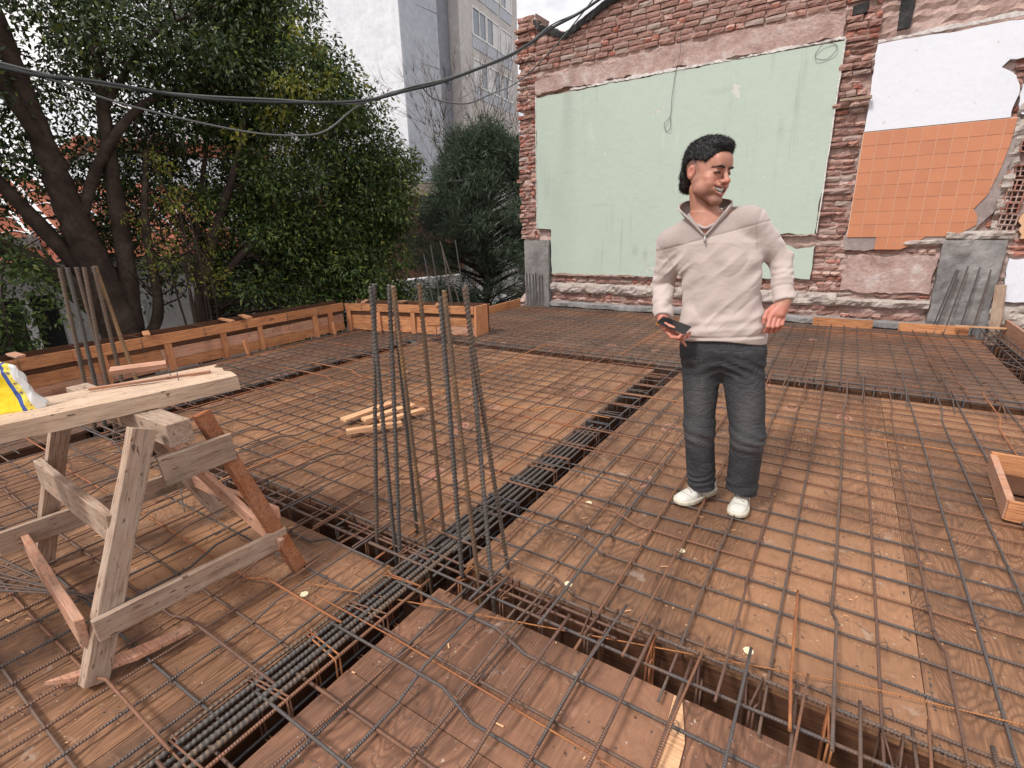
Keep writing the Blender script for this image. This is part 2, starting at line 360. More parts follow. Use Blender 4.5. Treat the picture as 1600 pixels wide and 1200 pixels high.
for i in range(1500):
    x = random.uniform(-4.6, 1.7); y = random.uniform(-.6, 5.)
    k = random.random()
    if k < .5: x = XA1+.44+1.22*round((x-XA1-.44)/1.22)+random.choice([-.02, .02])
    if XA0-.01 < x < XA1+.01 or YB0-.01 < y < YB1+.01: continue
    mb.prism([(x+.0035*math.cos(a), y+.0035*math.sin(a)) for a in np.arange(6)/6*2*PI], .0004, .0012)
tag(mb.build('nail_heads', M['dark_bar']), 'small dark nail heads dotted over the plywood sheets', 'nails', kind='stuff')
# pale round plugs
M['plug'] = NT('plug', .6).done((.72, .62, .42))
for i, (x, y, lab) in enumerate([(-.998, 2.266, 'pale round wooden plug in the sheet beside the long beam trench'), (-.455, 2.09, 'pale round wooden plug between the grid bars in front of the sneakers'), (-.80, 1.62, 'pale round wooden plug in the corner where the two trenches cross'), (-.10, 1.63, 'pale round wooden plug close to the stirrups of the front trench'), (-1.72, 1.0, 'pale round wooden plug left of the thick bar bundle')]):
    mb = MB(); n = 14; mb.prism([(x+.017*math.cos(k/n*2*PI)*(1+.1*math.sin(3*k)), y+.017*math.sin(k/n*2*PI)) for k in range(n)], .0005, .003)
    tag(mb.build('wooden_plug', M['plug']), lab, 'plug', 'pale plugs in the plywood')

# ---------------------------------------------------------------- reinforcement meshes
def wob(L, amp):
    a, b, c = [random.uniform(0, 6.3) for _ in range(3)]
    return lambda s: amp*(math.sin(s*1.1+a)+.6*math.sin(s*2.7+b)+.25*math.sin(s*6.1+c))
def mesh_bar(parent, axis, pos, s0, s1, z, r, mat, k, crank=(), amp=.006, slope=0.):
    """axis 'x' or 'y'; crank: list of (s_a, s_b, lift): between s_a and s_b the bar climbs by lift"""
    st = .11; n = max(2, int((s1-s0)/st)); S = sorted(set([s0+(s1-s0)*i/n for i in range(n+1)]+[q for c in crank for q in (c[0], c[1])]))
    S = [s for s in S if s0 <= s <= s1]
    w = wob(s1-s0, amp); wz = wob(1, .0016); P = []
    mid = (s0+s1)/2
    for s in S:
        dz = 0.; dl = 0.
        for a, b, lift in crank:
            t = min(1, max(0, (s-a)/(b-a))) ; dz += lift*t; dl += lift*.25*t
        q = pos+w(s)+slope*(s-mid)+dl; P.append((s, q, z+abs(wz(s))+dz) if axis == 'x' else (q, s, z+abs(wz(s))+dz))
    me = tubes_mesh('bar', [(np.array(P), r)], M[mat], k); return link('bar', me, None, parent)
def rmat(w): return random.choices(['steel', 'rust', 'bright_rust'], w)[0]
def bar_mesh(label, x0, x1, y0, y1, ex, ey, k, kx=(0, 0), ky=(0, 0), wts=(6, 4, .35), r=.0050, phase=(0, 0), amp=.0035):
    """ex/ey: how far bars run past (x0, x1) / (y0, y1); kx / ky: 1 where bars crank up towards that edge"""
    t = empty('reinforcement_mesh', ((x0+x1)/2, (y0+y1)/2, 0), 0, label, 'rebar mesh', 'bar meshes laid out over the deck')
    t['_'] = 0; del t['_']; inv = Matrix.Translation((-(x0+x1)/2, -(y0+y1)/2, 0))
    i = 0; y = y0+.06+phase[1]
    while y < y1-.02:
        a, b = x0-ex[0]*random.uniform(.7, 1.2), x1+ex[1]*random.uniform(.7, 1.2); cr = []
        if i % 2 == 0:
            l = random.uniform(.035, .055); j = random.uniform(-.05, .05)
            if kx[0]: cr.append((x0+.52+j, x0+.40+j, l))
            if kx[1]: cr.append((x1-.52+j, x1-.40+j, l))
        mesh_bar(t, 'x', y+random.uniform(-.012, .012), a, b, .014, r*random.choice([.95, 1, 1.15]), rmat(wts), k, cr, amp, random.uniform(-.003, .003)); y += .15; i += 1
    x = x0+.05+phase[0]; i = 0
    while x < x1-.02:
        a, b = y0-ey[0]*random.uniform(.7, 1.2), y1+ey[1]*random.uniform(.7, 1.2); cr = []
        if i % 2 == 1:
            l = random.uniform(.035, .055); j = random.uniform(-.06, .06)
            if ky[0]: cr.append((y0+.50+j, y0+.38+j, l))
            if ky[1]: cr.append((y1-.50+j, y1-.38+j, l))
        mesh_bar(t, 'y', x+random.uniform(-.012, .012), a, b, .0235, r*random.choice([.95, 1, 1.15]), rmat(wts), k, cr, amp, random.uniform(-.003, .003)); x += .15; i += 1
    for c in t.children: c.matrix_parent_inverse = inv
    return t
bar_mesh('square grid of ribbed bars under the standing person, right of the long trench', XA1, 2.6, YB1, YC0, (.28, 0), (.22, .3), 6, (1, 0), (1, 1), (7, 4, .25))
bar_mesh('square grid of thicker ribbed bars in the front corner below the wide trench', XA1, 2.6, YN, YB0, (.16, 0), (0, .24), 6, (1, 0), (0, 1), r=.0054, phase=(.07, .03))
bar_mesh('rusty bar grid under the sawhorse, left of the thick bar bundle', XE1, XA0, YN, YB0, (.25, .12), (0, .24), 6, (1, 1), (0, 1), phase=(.03, .08), amp=.006)
bar_mesh('rusty bar grid between the sawhorse and the board formwork, with offcuts on it', XE1, XA0, YB1, YC0, (.25, .2), (.22, .3), 5, (1, 1), (1, 1), (3, 6, 1), amp=.009)
bar_mesh('dense dark bar grid in the shaded strip along the left board formwork', XL+.1, XE0, YN+1.2, 5.35, (.0, .2), (0, 0), 4, (0, 0), (0, 0), (7, 3, .2), r=.005)
bar_mesh('dark bar grid on the far slab strip at the foot of the brick wall', -5.05, XD0, YC1, YF-.05, (0, .1), (.2, 0), 4, (0, 0), (1, 0), (6, 5, .3), r=.0045)
tp = []
for (x0, y0) in ((XA1+.05, YB1+.06), (XA1+.12, YN+.09), (XE1+.08, YB1+.06), (XE1+.08, YN+.14)):
    for i in range(20):
        for j in range(24):
            x, y = x0+.15*i, y0+.15*j
            if y > (YB0 if y0 < 1 else 4.2) or (x0 < -2 and x > XA0) or x > 1.8 or y < -.5 or random.random() < .45: continue
            P = [(x+.016*math.cos(a)*(1+.2*random.random()), y+.016*math.sin(a)*(1+.2*random.random()), .012+.011*(1+math.sin(2*a))) for a in np.arange(0, 7.4, .8)]+[(x+random.uniform(-.025, .025), y+random.uniform(-.025, .025), .046)]
            tp.append((np.array(P), .0010))
tag(link('tie_wires', tubes_mesh('tie_wires', tp, M['dark_bar'], 3)), 'thin twisted tie wires knotted at the crossings of the bar grids', 'wire', kind='stuff')
# extra lap bars, loose and crooked ones
def loose(label, pts, r, mat, grp='loose bars lying across the grids'):
    P = np.array(pts, float); o = link('loose_bar', tubes_mesh('loose_bar', [(polyline(P-P[0], .05), r)], M[mat], 6), None, None, P[0]); return tag(o, label, 'rebar', grp)
loose('thin bright rusty rod running slantwise past the front trench', [(-1.75, 1.02, .036), (.2, 1.62, .034), (2.4, 2.1, .032)], .0025, 'bright_rust')
loose('orange rusty rod lying over the thick bar bundle', [(-1.62, .98, .06), (-1.2, .99, .05), (-.3, .98, .034)], .003, 'bright_rust')
loose('thick rust coloured bar leaning over the front trench', [(.02, 2.02, .03), (.035, 1.5, .075), (.05, 1.32, .06)], .0055, 'bright_rust')
loose('double rusty bar running to the foot of the starter bars', [(-1.16, .25, .036), (-1.12, .9, .04), (-1.0, 1.5, .06)], .0045, 'rust')
loose('crooked thin bar curling over the boards behind the sawhorse', [(-4.4, .9, .034), (-3.9, 1.2, .08), (-3.3, 1.25, .12), (-2.8, 1.05, .04)], .0035, 'steel')
loose('bent bar humping over the grid by the far right corner', [(-.2, 5.9, .04), (.6, 6.4, .10), (1.3, 6.3, .14), (1.9, 5.4, .06)], .0045, 'steel')
loose('long slanting bar in the far right corner of the deck', [(.3, 7.9, .04), (.75, 6.7, .08), (1.0, 5.4, .05)], .0045, 'rust')
for i in range(7):
    a = .11*i; loose(ORD[i]+' thin rod from the back in the bundle fanned out left of the sawhorse', [(-2.35+.03*i, .5+.018*i, .032+.006*i), (-3.2, .38-.05*i+.02*random.random(), .04+.005*i), (-4.4, .25-.16*i, .035)], .0038, 'steel', 'loose rods fanned out at the left edge')
for i in range(10):     # laps over the trenches
    x = -4.3+.31*i
    if x < -1.6: loose(ORD[i]+' short rusty lap bar over the trench behind the sawhorse, counted from the left', [(x, 1.02, .03), (x+.02, 1.25, .065), (x+.05, 1.6, .065), (x+.06, 1.95, .03)], .0042, 'rust', 'lap bars over the trench behind the sawhorse')
for i in range(9):
    x = -.85+.3*i; loose(ORD[i]+' short lap bar bridging the wide front trench, counted from the starter bars', [(x, .93, .034), (x+.01, 1.18, .07), (x+.03, 1.55, .07)], .0045, random.choice(['steel', 'rust']), 'lap bars over the front trench')
for i in range(9):
    x = -.9+.29*i; loose(ORD[i]+' short hooked lap bar over the far trench, counted from the left', [(x, 4.75, .034), (x+.01, 5.0, .07), (x+.02, 5.6, .07), (x+.02, 5.62, .11)], .0045, random.choice(['steel', 'rust']), 'lap bars over the far trench')

# ---------------------------------------------------------------- beam cages
def ring(c, w, h_, along, lean=0., r=.0036, hook=True):
    """closed stirrup in the plane across the beam"""
    pts = [(-w/2, -h_), (-w/2, 0), (w/2, 0), (w/2, -h_), (-w/2, -h_), (-w/2, -h_*.6)]
    if hook: pts = [(-w/2+.05, -.05)]+[(-w/2, 0), (w/2, 0), (w/2, -h_), (-w/2, -h_), (-w/2, 0), (-w/2+.045, -.045+.02)]
    P = []
    for i, (u, z) in enumerate(pts):
        l = lean*(u/w+.5)+.006*i*(.5 if hook else 0)
        P.append((c[0]+l, c[1]+u, c[2]+z) if along == 'x' else (c[0]+u, c[1]+l, c[2]+z))
    return (polyline(P, .06), r)
def cage(label, along, c0, c1, ctr, longs, w, h_, pitch, k=6, z=.045, kr=5, rmats=('rust', 'rust', 'bright_rust'), rib=True):
    o0 = (c0, ctr, 0) if along == 'x' else (ctr, c0, 0)
    t = empty('beam_cage', o0, 0, label, 'rebar cage', 'bar cages in the beam trenches'); inv = Matrix.Translation((-o0[0], -o0[1], 0))
    for (u, zz, r, a, b, m) in longs:
        wv = wob(1, .003); n = int((b-a)/(.0035 if (rib and r > .0065) else .12)); s = np.linspace(a, b, n)
        q = np.array([ctr+u+wv(x) for x in s]); zc = np.full(n, z+zz)+.003*np.sin(s*2.3)
        P = np.stack([s, q, zc], 1) if along == 'x' else np.stack([q, s, zc], 1)
        me = tubes_mesh('long_bar', [(P, r, .0022 if (rib and r > .0065) else 0, .014)], M[m], 8 if r > .0065 else k)
        o = link('long_bar', me, None, t); o.matrix_parent_inverse = inv
    s = c0+.05
    while s < c1:
        c = (s, ctr, z+.006) if along == 'x' else (ctr, s, z+.006)
        o = link('stirrup', tubes_mesh('stirrup', [ring(c, w, h_, along, random.uniform(-.03, .03)), ring((c[0]+(.012 if along == 'x' else 0), c[1]+(.012 if along == 'y' else 0), c[2]+.003), w*.96, h_, along, random.uniform(-.03, .03))][:2 if k > 5 else 1], M[random.choice(rmats)], kr), None, t)
        o.matrix_parent_inverse = inv; s += pitch*random.uniform(.8, 1.2)
    return t
cA = (XA0+XA1)/2; cB = (YB0+YB1)/2; cC = (YC0+YC1)/2; cE = (XE0+XE1)/2; cD = (XD0+XD1)/2
cage('cage of thick dark ribbed bars and rusty stirrups in the near trench at bottom left', 'y', YN, YB0-.02, cA,
     [(-.085, 0, .0062, YN, 1.5, 'starter'), (-.055, .0, .009, YN, 1.95, 'starter'), (-.028, -.012, .009, YN, 1.9, 'starter'), (.012, .002, .0105, YN, 1.7, 'starter'), (.048, .0, .0105, YN, 1.7, 'starter'), (.088, 0, .0062, YN, 1.3, 'rust'), (-.08, -.25, .0062, YN, 1.3, 'dark_bar'), (.08, -.25, .0062, YN, 1.3, 'dark_bar')], .19, .27, .215)
cage('long cage running from the starter bars towards the person, half filled with thick bars', 'y', YB1+.03, YC0-.02, cA,
     [(-.085, 0, .0055, YB0, 5.3, 'steel'), (-.05, 0, .0095, 1.55, 3.15, 'starter'), (-.015, .0, .0095, 1.5, 3.2, 'starter'), (.02, .002, .0095, 1.5, 3.1, 'starter'), (.052, 0, .0095, 1.5, 3.2, 'starter'), (.09, 0, .0055, YB0, 5.3, 'steel'), (-.08, -.25, .0055, YB1, 5.2, 'dark_bar'), (.08, -.25, .0055, YB1, 5.2, 'dark_bar')], .19, .27, .205, rmats=('dark_bar', 'rust'))
cage('open cage with rusty stirrups in the wide front trench running to the right edge', 'x', XA1+.02, 2.9, cB,
     [(-.06, 0, .006, -1.9, 2.9, 'steel'), (.068, .0, .0068, -1.2, 2.9, 'steel'), (.03, 0, .006, -1.9, -.42, 'rust'), (-.015, .0, .006, -1.9, -.5, 'rust'), (-.06, -.25, .006, -1.2, 2.9, 'dark_bar'), (.06, -.25, .006, -1.2, 2.9, 'dark_bar')], .125, .27, .19)
cage('dark cage in the trench behind the sawhorse, left of the starter bars', 'x', XE1+.05, XA0-.02, cB,
     [(-.06, 0, .007, -4.9, -1.4, 'steel'), (.06, .0, .0065, -4.9, -1.4, 'steel'), (0, 0, .0055, -3.2, -1.4, 'rust'), (-.06, -.25, .006, -4.9, -1.4, 'dark_bar')], .13, .27, .2, rmats=('rust', 'dark_bar'))
cage('far cage in the trench behind the person at the right', 'x', XA1+.02, XD0, cC, [(-.07, 0, .006, -1.3, 1.6, 'dark_bar'), (.07, 0, .006, -1.3, 1.6, 'dark_bar'), (0, -.25, .006, -1.3, 1.6, 'dark_bar')], .15, .27, .2, 5, rmats=('dark_bar', 'rust'))
cage('far cage in the trench between the board formwork and the person', 'x', XE1, XA0, cC, [(-.07, 0, .006, -4.9, -1.3, 'dark_bar'), (.07, 0, .006, -4.9, -1.3, 'dark_bar'), (0, -.25, .006, -4.8, -1.3, 'dark_bar')], .15, .27, .2, 5, rmats=('dark_bar', 'rust'))
cage('dark cage in the trench beside the shaded left strip', 'y', YB1, YC0, cE, [(-.07, 0, .006, YB1, YC1, 'dark_bar'), (.07, 0, .006, YB1, YC1, 'dark_bar')], .15, .27, .2, 5, rmats=('dark_bar', 'rust'))
cage('dark cage along the right rim board by the wall', 'y', YC1, YF, cD, [(-.07, .02, .006, YC1, YF, 'dark_bar'), (.07, .02, .006, YC1, YF, 'dark_bar'), (.0, .02, .006, YC1, YF, 'dark_bar')], .17, .27, .16, 5, z=.07, rmats=('dark_bar', 'rust'))

# ---------------------------------------------------------------- starter bars
def starter(label, b, tp, mat, top=1.24, r=.0095, grp='upright starter bars of the front column', k=8, rib=.0034):
    b = np.array(b, float); tp = np.array(tp, float); d_ = (tp-b)/(top+.05)
    p0 = np.array([*(b-d_*.22), -.27]); p1 = np.array([*tp, top]); m = (p0+p1)/2+np.array([random.uniform(-.008, .008), random.uniform(-.008, .008), 0])
    n = int(1.5/.0035); t = np.linspace(0, 1, n)[:, None]; P = (1-t)**2*p0+2*t*(1-t)*m+t*t*p1
    o = link('starter_bar', tubes_mesh('starter_bar', [(P-p0, r, rib, .0165)], M[mat], k), None, None, p0); tag(o, label, 'rebar', grp); return o
ST = [((-1.705, 1.39), (-1.625, 1.476), 'starter', 'leftmost dark upright bar of the front group, standing apart and nearly plumb'),
 ((-1.591, 1.403), (-1.56, 1.397), 'starter', 'dark upright bar leaning left behind the second one of the front group'),
 ((-1.545, 1.377), (-1.538, 1.475), 'starter', 'dark upright bar crossing its neighbour near the left of the front group'),
 ((-1.624, 1.583), (-1.496, 1.455), 'starter', 'upright bar set back in the front group, its foot behind the left trench edge'),
 ((-1.446, 1.462), (-1.47, 1.43), 'starter_rust', 'orange rusted upright bar in the middle of the front group'),
 ((-1.453, 1.595), (-1.448, 1.553), 'starter_rust', 'upright bar with a rusty upper half, standing alone in the centre of the front group'),
 ((-1.179, 1.379), (-1.222, 1.415), 'starter', 'grey upright bar, slightly shorter, right of the centre of the front group'),
 ((-1.101, 1.404), (-1.19, 1.402), 'starter_rust', 'upright bar with rusty tip leaning left, crossing the thick dark one at the right'),
 ((-1.012, 1.373), (-1.225, 1.575), 'starter', 'thickest looking dark upright bar leaning left at the right of the front group'),
 ((-1.071, 1.582), (-1.184, 1.509), 'starter', 'rightmost upright bar of the front group, leaning strongly to the left')]
for i, (b, tp, m, lab) in enumerate(ST): starter(lab, b, tp, m, 1.24 if i != 6 else 1.215)
for i, (tx, ty, bx, by) in enumerate([(-4.80, 1.40, -4.80, 1.33), (-4.75, 1.43, -4.74, 1.38), (-4.71, 1.47, -4.70, 1.46), (-4.66, 1.50, -4.66, 1.42), (-4.64, 1.55, -4.60, 1.52), (-4.70, 1.58, -4.42, 1.60)]):
    starter(ORD[i]+' thick dark upright bar from the left of the group rising behind the plank table' if i < 5 else 'rusty brown upright bar, rightmost behind the plank table', (bx, by), (tx, ty), 'starter' if i < 5 else 'starter_rust', 1.25, .0145, 'starter bars behind the plank table', 7)
for i, (tx, ty, bx, by) in enumerate([(-4.95, 5.45, -4.8, 5.5), (-4.86, 5.5, -4.74, 5.55), (-4.72, 5.6, -4.66, 5.65), (-4.66, 5.5, -4.55, 5.6), (-4.58, 5.7, -4.45, 5.75), (-4.9, 5.75, -4.5, 5.8)]):
    starter(ORD[i]+' far upright starter bar behind the board formwork, counted from the left', (bx, by), (tx, ty), 'dark_bar', random.uniform(1.05, 1.3), .008, 'far starter bars behind the formwork', 5, 0)
# ---------------------------------------------------------------- board formwork
def form(label, a, b, H, outw, cl, segs, spc):
    """double sided board form from a to b (inner face line); outw = side of the outer skin"""
    a = Vector((*a, 0)); b = Vector((*b, 0)); L = (b-a).length; u = (b-a).normalized(); ang = math.atan2(u.y, u.x)
    t = empty('board_formwork', a, ang, label, 'formwork', 'board formwork along the left edge'); s = 1 if outw == 'left' else -1
    def pc(name, mat, c, d, rot=None, j=.003): mb = MB(); mb.box((0, 0, 0), d, rot, j); mb.build(name, M[mat], t, loc=c)
    x = 0.
    rows = [(.012, .125), (.135, .115), (.262, .045)]
    for ri, (z0, hh) in enumerate(rows):                        # inner sheathing boards
        x = random.uniform(-.6, 0)
        while x < L:
            l = random.uniform(1.2, 2.0); x0, x1 = max(0, x), min(L, x+l)
            if x1-x0 > .05:
                pc('sheathing_board', random.choice(['form', 'form', 'pink_wood']) if ri < 2 else 'trench', ((x0+x1)/2, s*.013, z0+hh/2+random.uniform(-.004, .004)), (x1-x0-.004, .022, hh), Matrix.Rotation(random.uniform(-.012, .012), 3, 'Y'), .009)
            x += l
    x = 0.
    while x < L:                                               # top rail (proud)
        l = min(L-x, random.uniform(1.8, 2.6)); pc('top_rail', 'form', (x+l/2, -s*.012, H-.055), (l-.004, .026, .11), Matrix.Rotation(random.uniform(-.004, .004), 3, 'Y'), .003); x += l
    n = int(L/cl)
    for i in range(n+1):                                       # upright cleats
        x = min(L-.04, .05+i*cl*random.uniform(.94, 1.03)); pc('cleat', 'form_z', (x, -s*.0125, (H-.112)/2), (.07*random.uniform(.85, 1.15), .024, H-.116), None, .003)
    x = 0.
    while x < L+.1:                                            # outer skin
        l = min(L+.1-x, random.uniform(2, 3));
        pc('outer_board', 'trench', (x+l/2, s*.27, H*.5+.01), (l-.004, .024, H), None, .003)
        pc('outer_rail', 'form', (x+l/2, s*.296, H-.035), (l-.004, .024, .07), None, .003); x += l
    for i in range(int(L/spc)):                                # spacers across the top
        x = (i+.5)*spc*random.uniform(.9, 1.1); l = .34*random.uniform(.75, 1.1)
        pc('spacer', random.choice(['form_y', 'pink_wood', 'form_y']), (x, s*.12+random.uniform(-.02, .04), H+.013), (.055*random.uniform(.8, 1.3), l, .022), Matrix.Rotation(random.uniform(-.7, .7), 3, 'Z'), .003)
    # tie wires round the rail
    for i in range(int(L/.52)):
        x = .3+i*.52*random.uniform(.9, 1.1)
        if x < L: link('tie_wire', tubes_mesh('tie_wire', [(catmull([(x+random.uniform(-.01, .01), -s*.03, H-.22), (x, -s*.031, H-.1), (x+.004, -s*.028, H+.004), (x, s*.0, H+.008), (x+.01, s*.3, H+.006)], 5), .0018), (catmull([(x, -s*.03, H-.02), (x+.015, -s*.034, H-.16), (x+.03, -s*.03, H-.24)], 5), .0015)], M['dark_bar'], 4), None, t)
    return t
form('long run of orange board formwork receding along the left edge behind the plank table', (-6.16, -.6), (-6.30, 5.05), .42, 'left', .62, 0, .85)
form('shorter return of board formwork at the far corner behind the starter bars', (-6.26, 5.08), (-4.18, 5.52), .42, 'left', .55, 0, .6)
mb = MB(); mb.box((0, 0, .2), (.03, .30, .44), None, .003); o = mb.build('end_board', M['form_z'], None, loc=(-4.16, 5.66, 0)); tag(o, 'upright end board closing the far return of the formwork', 'board')
for i, (x, y, h_) in enumerate([(-6.10, 3.38, .2), (-6.12, 4.72, .19)]):
    mb = MB(); mb.box((0, 0, h_/2), (.035, .03, h_), None, .002); o = mb.build('stake', M['form_z'], None, loc=(x, y, 0)); o.rotation_euler = (.03, -.08, .2)
    tag(o, ['short wooden stake in front of the long formwork run, the nearer one', 'short wooden stake by the far corner of the formwork'][i], 'stake', 'stakes at the formwork')
# rim boards
def board(name, label, cat, mat, p, q, w, th, roll=0., j=.003, grp=None, axis='x', bev=0):
    """board from p to q (centre line), w = width across, th = thickness; roll about its length"""
    p = Vector(p); q = Vector(q); L = (q-p).length; d = (q-p).normalized()
    X = d; Z = Vector((0, 0, 1)); Y = Z.cross(X); Y = Y.normalized() if Y.length > .01 else Vector((0, 1, 0)); Z = X.cross(Y)
    R = Matrix((X, Y, Z)).transposed()@Matrix.Rotation(roll, 3, 'X')
    mb = MB(); mb.box((0, 0, 0), (L, w, th), None, j); o = mb.build(name, M[mat], None, loc=(p+q)/2, bevel=bev); o.rotation_euler = R.to_euler()
    if label: tag(o, label, cat, grp)
    return o
board('rim_board', 'thin brown rim board receding to the foot of the grey pillar', 'board', 'form', (-5.13, 5.9, .04), (-5.2, 8.35, .04), .028, .15)
board('rim_board', 'long dark rim board along the right edge by the wall', 'board', 'pink_wood', (1.74, 4.9, .09), (1.74, 8.35, .09), .03, .24)
board('edging_board', 'fresh orange board lying flat against the wall foot behind the hand', 'board', 'form', (-.28, 8.29, .05), (.42, 8.29, .05), .024, .12, grp='fresh edging boards at the wall foot')
board('edging_board', 'fresh orange board at the wall foot in front of the grey pillar', 'board', 'form', (.70, 8.27, .05), (1.40, 8.27, .05), .024, .12, grp='fresh edging boards at the wall foot')
board('edging_board', 'thin pale lath lying over the edging board at the right corner', 'board', 'pale', (1.25, 8.2, .125), (1.72, 8.18, .13), .04, .02)
board('prop_board', 'grey weathered board standing upright at the right rim', 'board', 'old_x', (1.66, 8.3, -.1), (1.60, 8.33, .62), .035, .1)
# offcuts lying on the grid
def offcut(label, p, q, w, th, mat='pale', grp='fresh offcuts lying in the middle of the grid', roll=0.): return board('wood_offcut', label, 'offcut', mat, p, q, w, th, roll, .002, grp)
offcut('longest pale offcut, leftmost of the four on the rear grid', (-3.13, 2.38, .045), (-3.09, 2.86, .045), .075, .02)
offcut('pale notched offcut lying second from left on the rear grid', (-2.98, 2.45, .05), (-2.88, 2.9, .05), .07, .02)
offcut('pale offcut half hidden behind the upright bars', (-2.84, 2.5, .045), (-2.72, 2.86, .05), .06, .022)
offcut('thick pale offcut lying nearest of the four on the rear grid', (-2.90, 2.22, .05), (-2.66, 2.54, .05), .055, .03)
def splinter(label, pts, w, th, mat, z):
    mb = MB(); n = len(pts)//2; P = np.array(pts, float); c = P.mean(0); mb.prism([tuple(p-c) for p in P], 0, th); o = mb.build('wood_splinter', M[mat], None, loc=(c[0], c[1], z)); return tag(o, label, 'splinter')
splinter('pale yellow split lath sticking out under the bars at the bottom', [(-.27, 1.31), (-.245, 1.31), (-.20, 1.17), (-.19, .98), (-.22, .8), (-.26, .8), (-.262, .96), (-.255, 1.12)], 0, .008, 'pale', .003)
splinter('pointed brown stick lying under the near sawhorse foot', [(-1.90, .64), (-1.865, .63), (-1.90, .46), (-1.99, .30), (-2.05, .25), (-1.99, .37)], 0, .016, 'pink_wood', .032)
splinter('long flat broken stick in the bottom left corner', [(-1.86, .06), (-1.83, .04), (-1.86, -.1), (-1.93, -.35), (-1.97, -.3), (-1.93, -.1)], 0, .012, 'pink_wood', .034)
# crate at the right edge
cr = empty('wooden_box', (1.2, 3.4, 0), 0, 'rough open wooden box cut off by the right edge of the picture', 'box')
for nm, mat, c, d in (('side_board', 'pink_wood', (-.35, 0, .115), (.028, .62, .17)), ('end_board', 'form', (0, -.31, .115), (.72, .028, .17)), ('end_board', 'form', (0, .31, .125), (.72, .028, .19)), ('side_board', 'form_y', (.35, 0, .115), (.028, .62, .17)), ('bottom_board', 'trench', (0, -.15, .036), (.66, .26, .014)), ('bottom_board', 'trench', (0, .15, .036), (.66, .26, .014))):
    mb = MB(); mb.box((0, 0, 0), d, None, .004); mb.build(nm, M[mat], cr, loc=c)
cr.rotation_euler = (0, 0, -.06); cr.scale = (1, 1, .6)

# ---------------------------------------------------------------- sawhorse
sh = empty('sawhorse', (-2.35, .75, 0), 0, 'weathered wooden sawhorse with one orange leg holding up pale planks', 'sawhorse')
def part(name, mat, p, q, w, th, roll=0., j=.004, par=None, o0=(-2.35, .75, 0)):
    """board p->q; w = horizontal width, th = other thickness, given a reference up"""
    p = Vector(p)-Vector(o0); q = Vector(q)-Vector(o0); L = (q-p).length; X = (q-p).normalized()
    ref = Vector((0, 0, 1)) if abs(X.z) < .8 else Vector((1, 0, 0))
    Y = ref.cross(X).normalized(); Z = X.cross(Y); R = Matrix((X, Y, Z)).transposed()@Matrix.Rotation(roll, 3, 'X')
    mb = MB(); nseg = 6; v = []
    # subdivided, slightly irregular board
    for i in range(nseg+1):
        s = (i/nseg-.5)*L; e = 1-.0*(i in (0, nseg))
        for (a, b) in ((-.5, -.5), (.5, -.5), (.5, .5), (-.5, .5)): v.append((s+(random.uniform(-j, j) if i in (0, nseg) else 0), a*w*e+random.uniform(-j, j)*.5, b*th*e+random.uniform(-j, j)*.5))
    f = [(0, 3, 2, 1), (nseg*4, nseg*4+1, nseg*4+2, nseg*4+3)]+[(i*4+k, i*4+(k+1) % 4, (i+1)*4+(k+1) % 4, (i+1)*4+k) for i in range(nseg) for k in range(4)]
    mb.add(v, f); o = mb.build(name, M[mat], sh if par is None else par, loc=(p+q)/2, bevel=.003); o.rotation_euler = R.to_euler(); return o
part('ridge_beam', 'old_x', (-1.98, .79, .755), (-2.95, .80, .755), .085, .085)
part('leg', 'old_x', (-1.95, .345, .012), (-2.02, .69, .80), .075, .05)
lg = part('leg', 'orange_z', (-1.855, 1.075, .035), (-2.03, .895, .79), .055, .05); tag(lg, 'orange brown leg on the side of the trench')
part('leg', 'old_x', (-2.96, .50, .02), (-2.80, .70, .78), .07, .045)
part('leg', 'old_x', (-2.62, 1.14, .035), (-2.80, .90, .72), .06, .05)
part('end_rail', 'old_x', (-1.935, .385, .20), (-1.88, 1.06, .20), .024, .085)
part('end_rail', 'old_x', (-1.985, .70, .635), (-1.955, .955, .645), .024, .11)
lr = part('side_rail', 'pink_wood', (-2.86, .45, .18), (-1.96, .362, .20), .026, .105)
tag(lr, 'lowest side rail, pinkish and splintered along its top')
part('side_rail', 'old_x', (-2.86, .57, .47), (-2.0, .53, .48), .028, .125)
part('far_end_rail', 'old_x', (-2.86, .36, .22), (-2.74, 1.12, .25), .024, .1)
part('side_rail', 'pink_wood', (-1.90, 1.05, .30), (-2.76, 1.08, .24), .03, .06)
part('brace', 'pink_wood', (-1.86, 1.02, .18), (-2.7, 1.0, .5), .028, .055)
# planks on top
pl = []
def topplank(label, a, b, w, th, z, mat):
    a = Vector((*a, z)); b = Vector((*b, z)); L = (b-a).length; n = 26; mb = MB(); v = []
    u = (b-a).normalized(); ang = math.atan2(u.y, u.x)-PI/2
    for i in range(n+1):
        s = (i/n-.5)*L; rag = random.uniform(-.012, .012) if i == n else 0
        for (x, zz) in ((-.5, -.5), (.5, -.5), (.5, .5), (.12, .5), (-.12, .5), (-.5, .5)):
            v.append((x*w+random.uniform(-.0025, .0025), s+(random.uniform(-.03, .02) if i == n else 0), zz*th+random.uniform(-.0018, .0018)-(.003 if abs(x) < .2 and i % 7 == 3 else 0)))
    k = 6; f = [tuple(range(k)), tuple(n*k+i for i in range(k))[::-1]]+[(i*k+q, (i+1)*k+q, (i+1)*k+(q+1) % k, i*k+(q+1) % k) for i in range(n) for q in range(k)]
    mb.add(v, f); o = mb.build('plank', M[mat], None, loc=(a+b)/2); o.rotation_euler = (0, 0, ang); bm = bmesh.new(); bm.from_mesh(o.data); bmesh.ops.recalc_face_normals(bm, faces=bm.faces); bm.to_mesh(o.data); bm.free()
    return tag(o, label, 'plank', 'planks laid over the sawhorse')
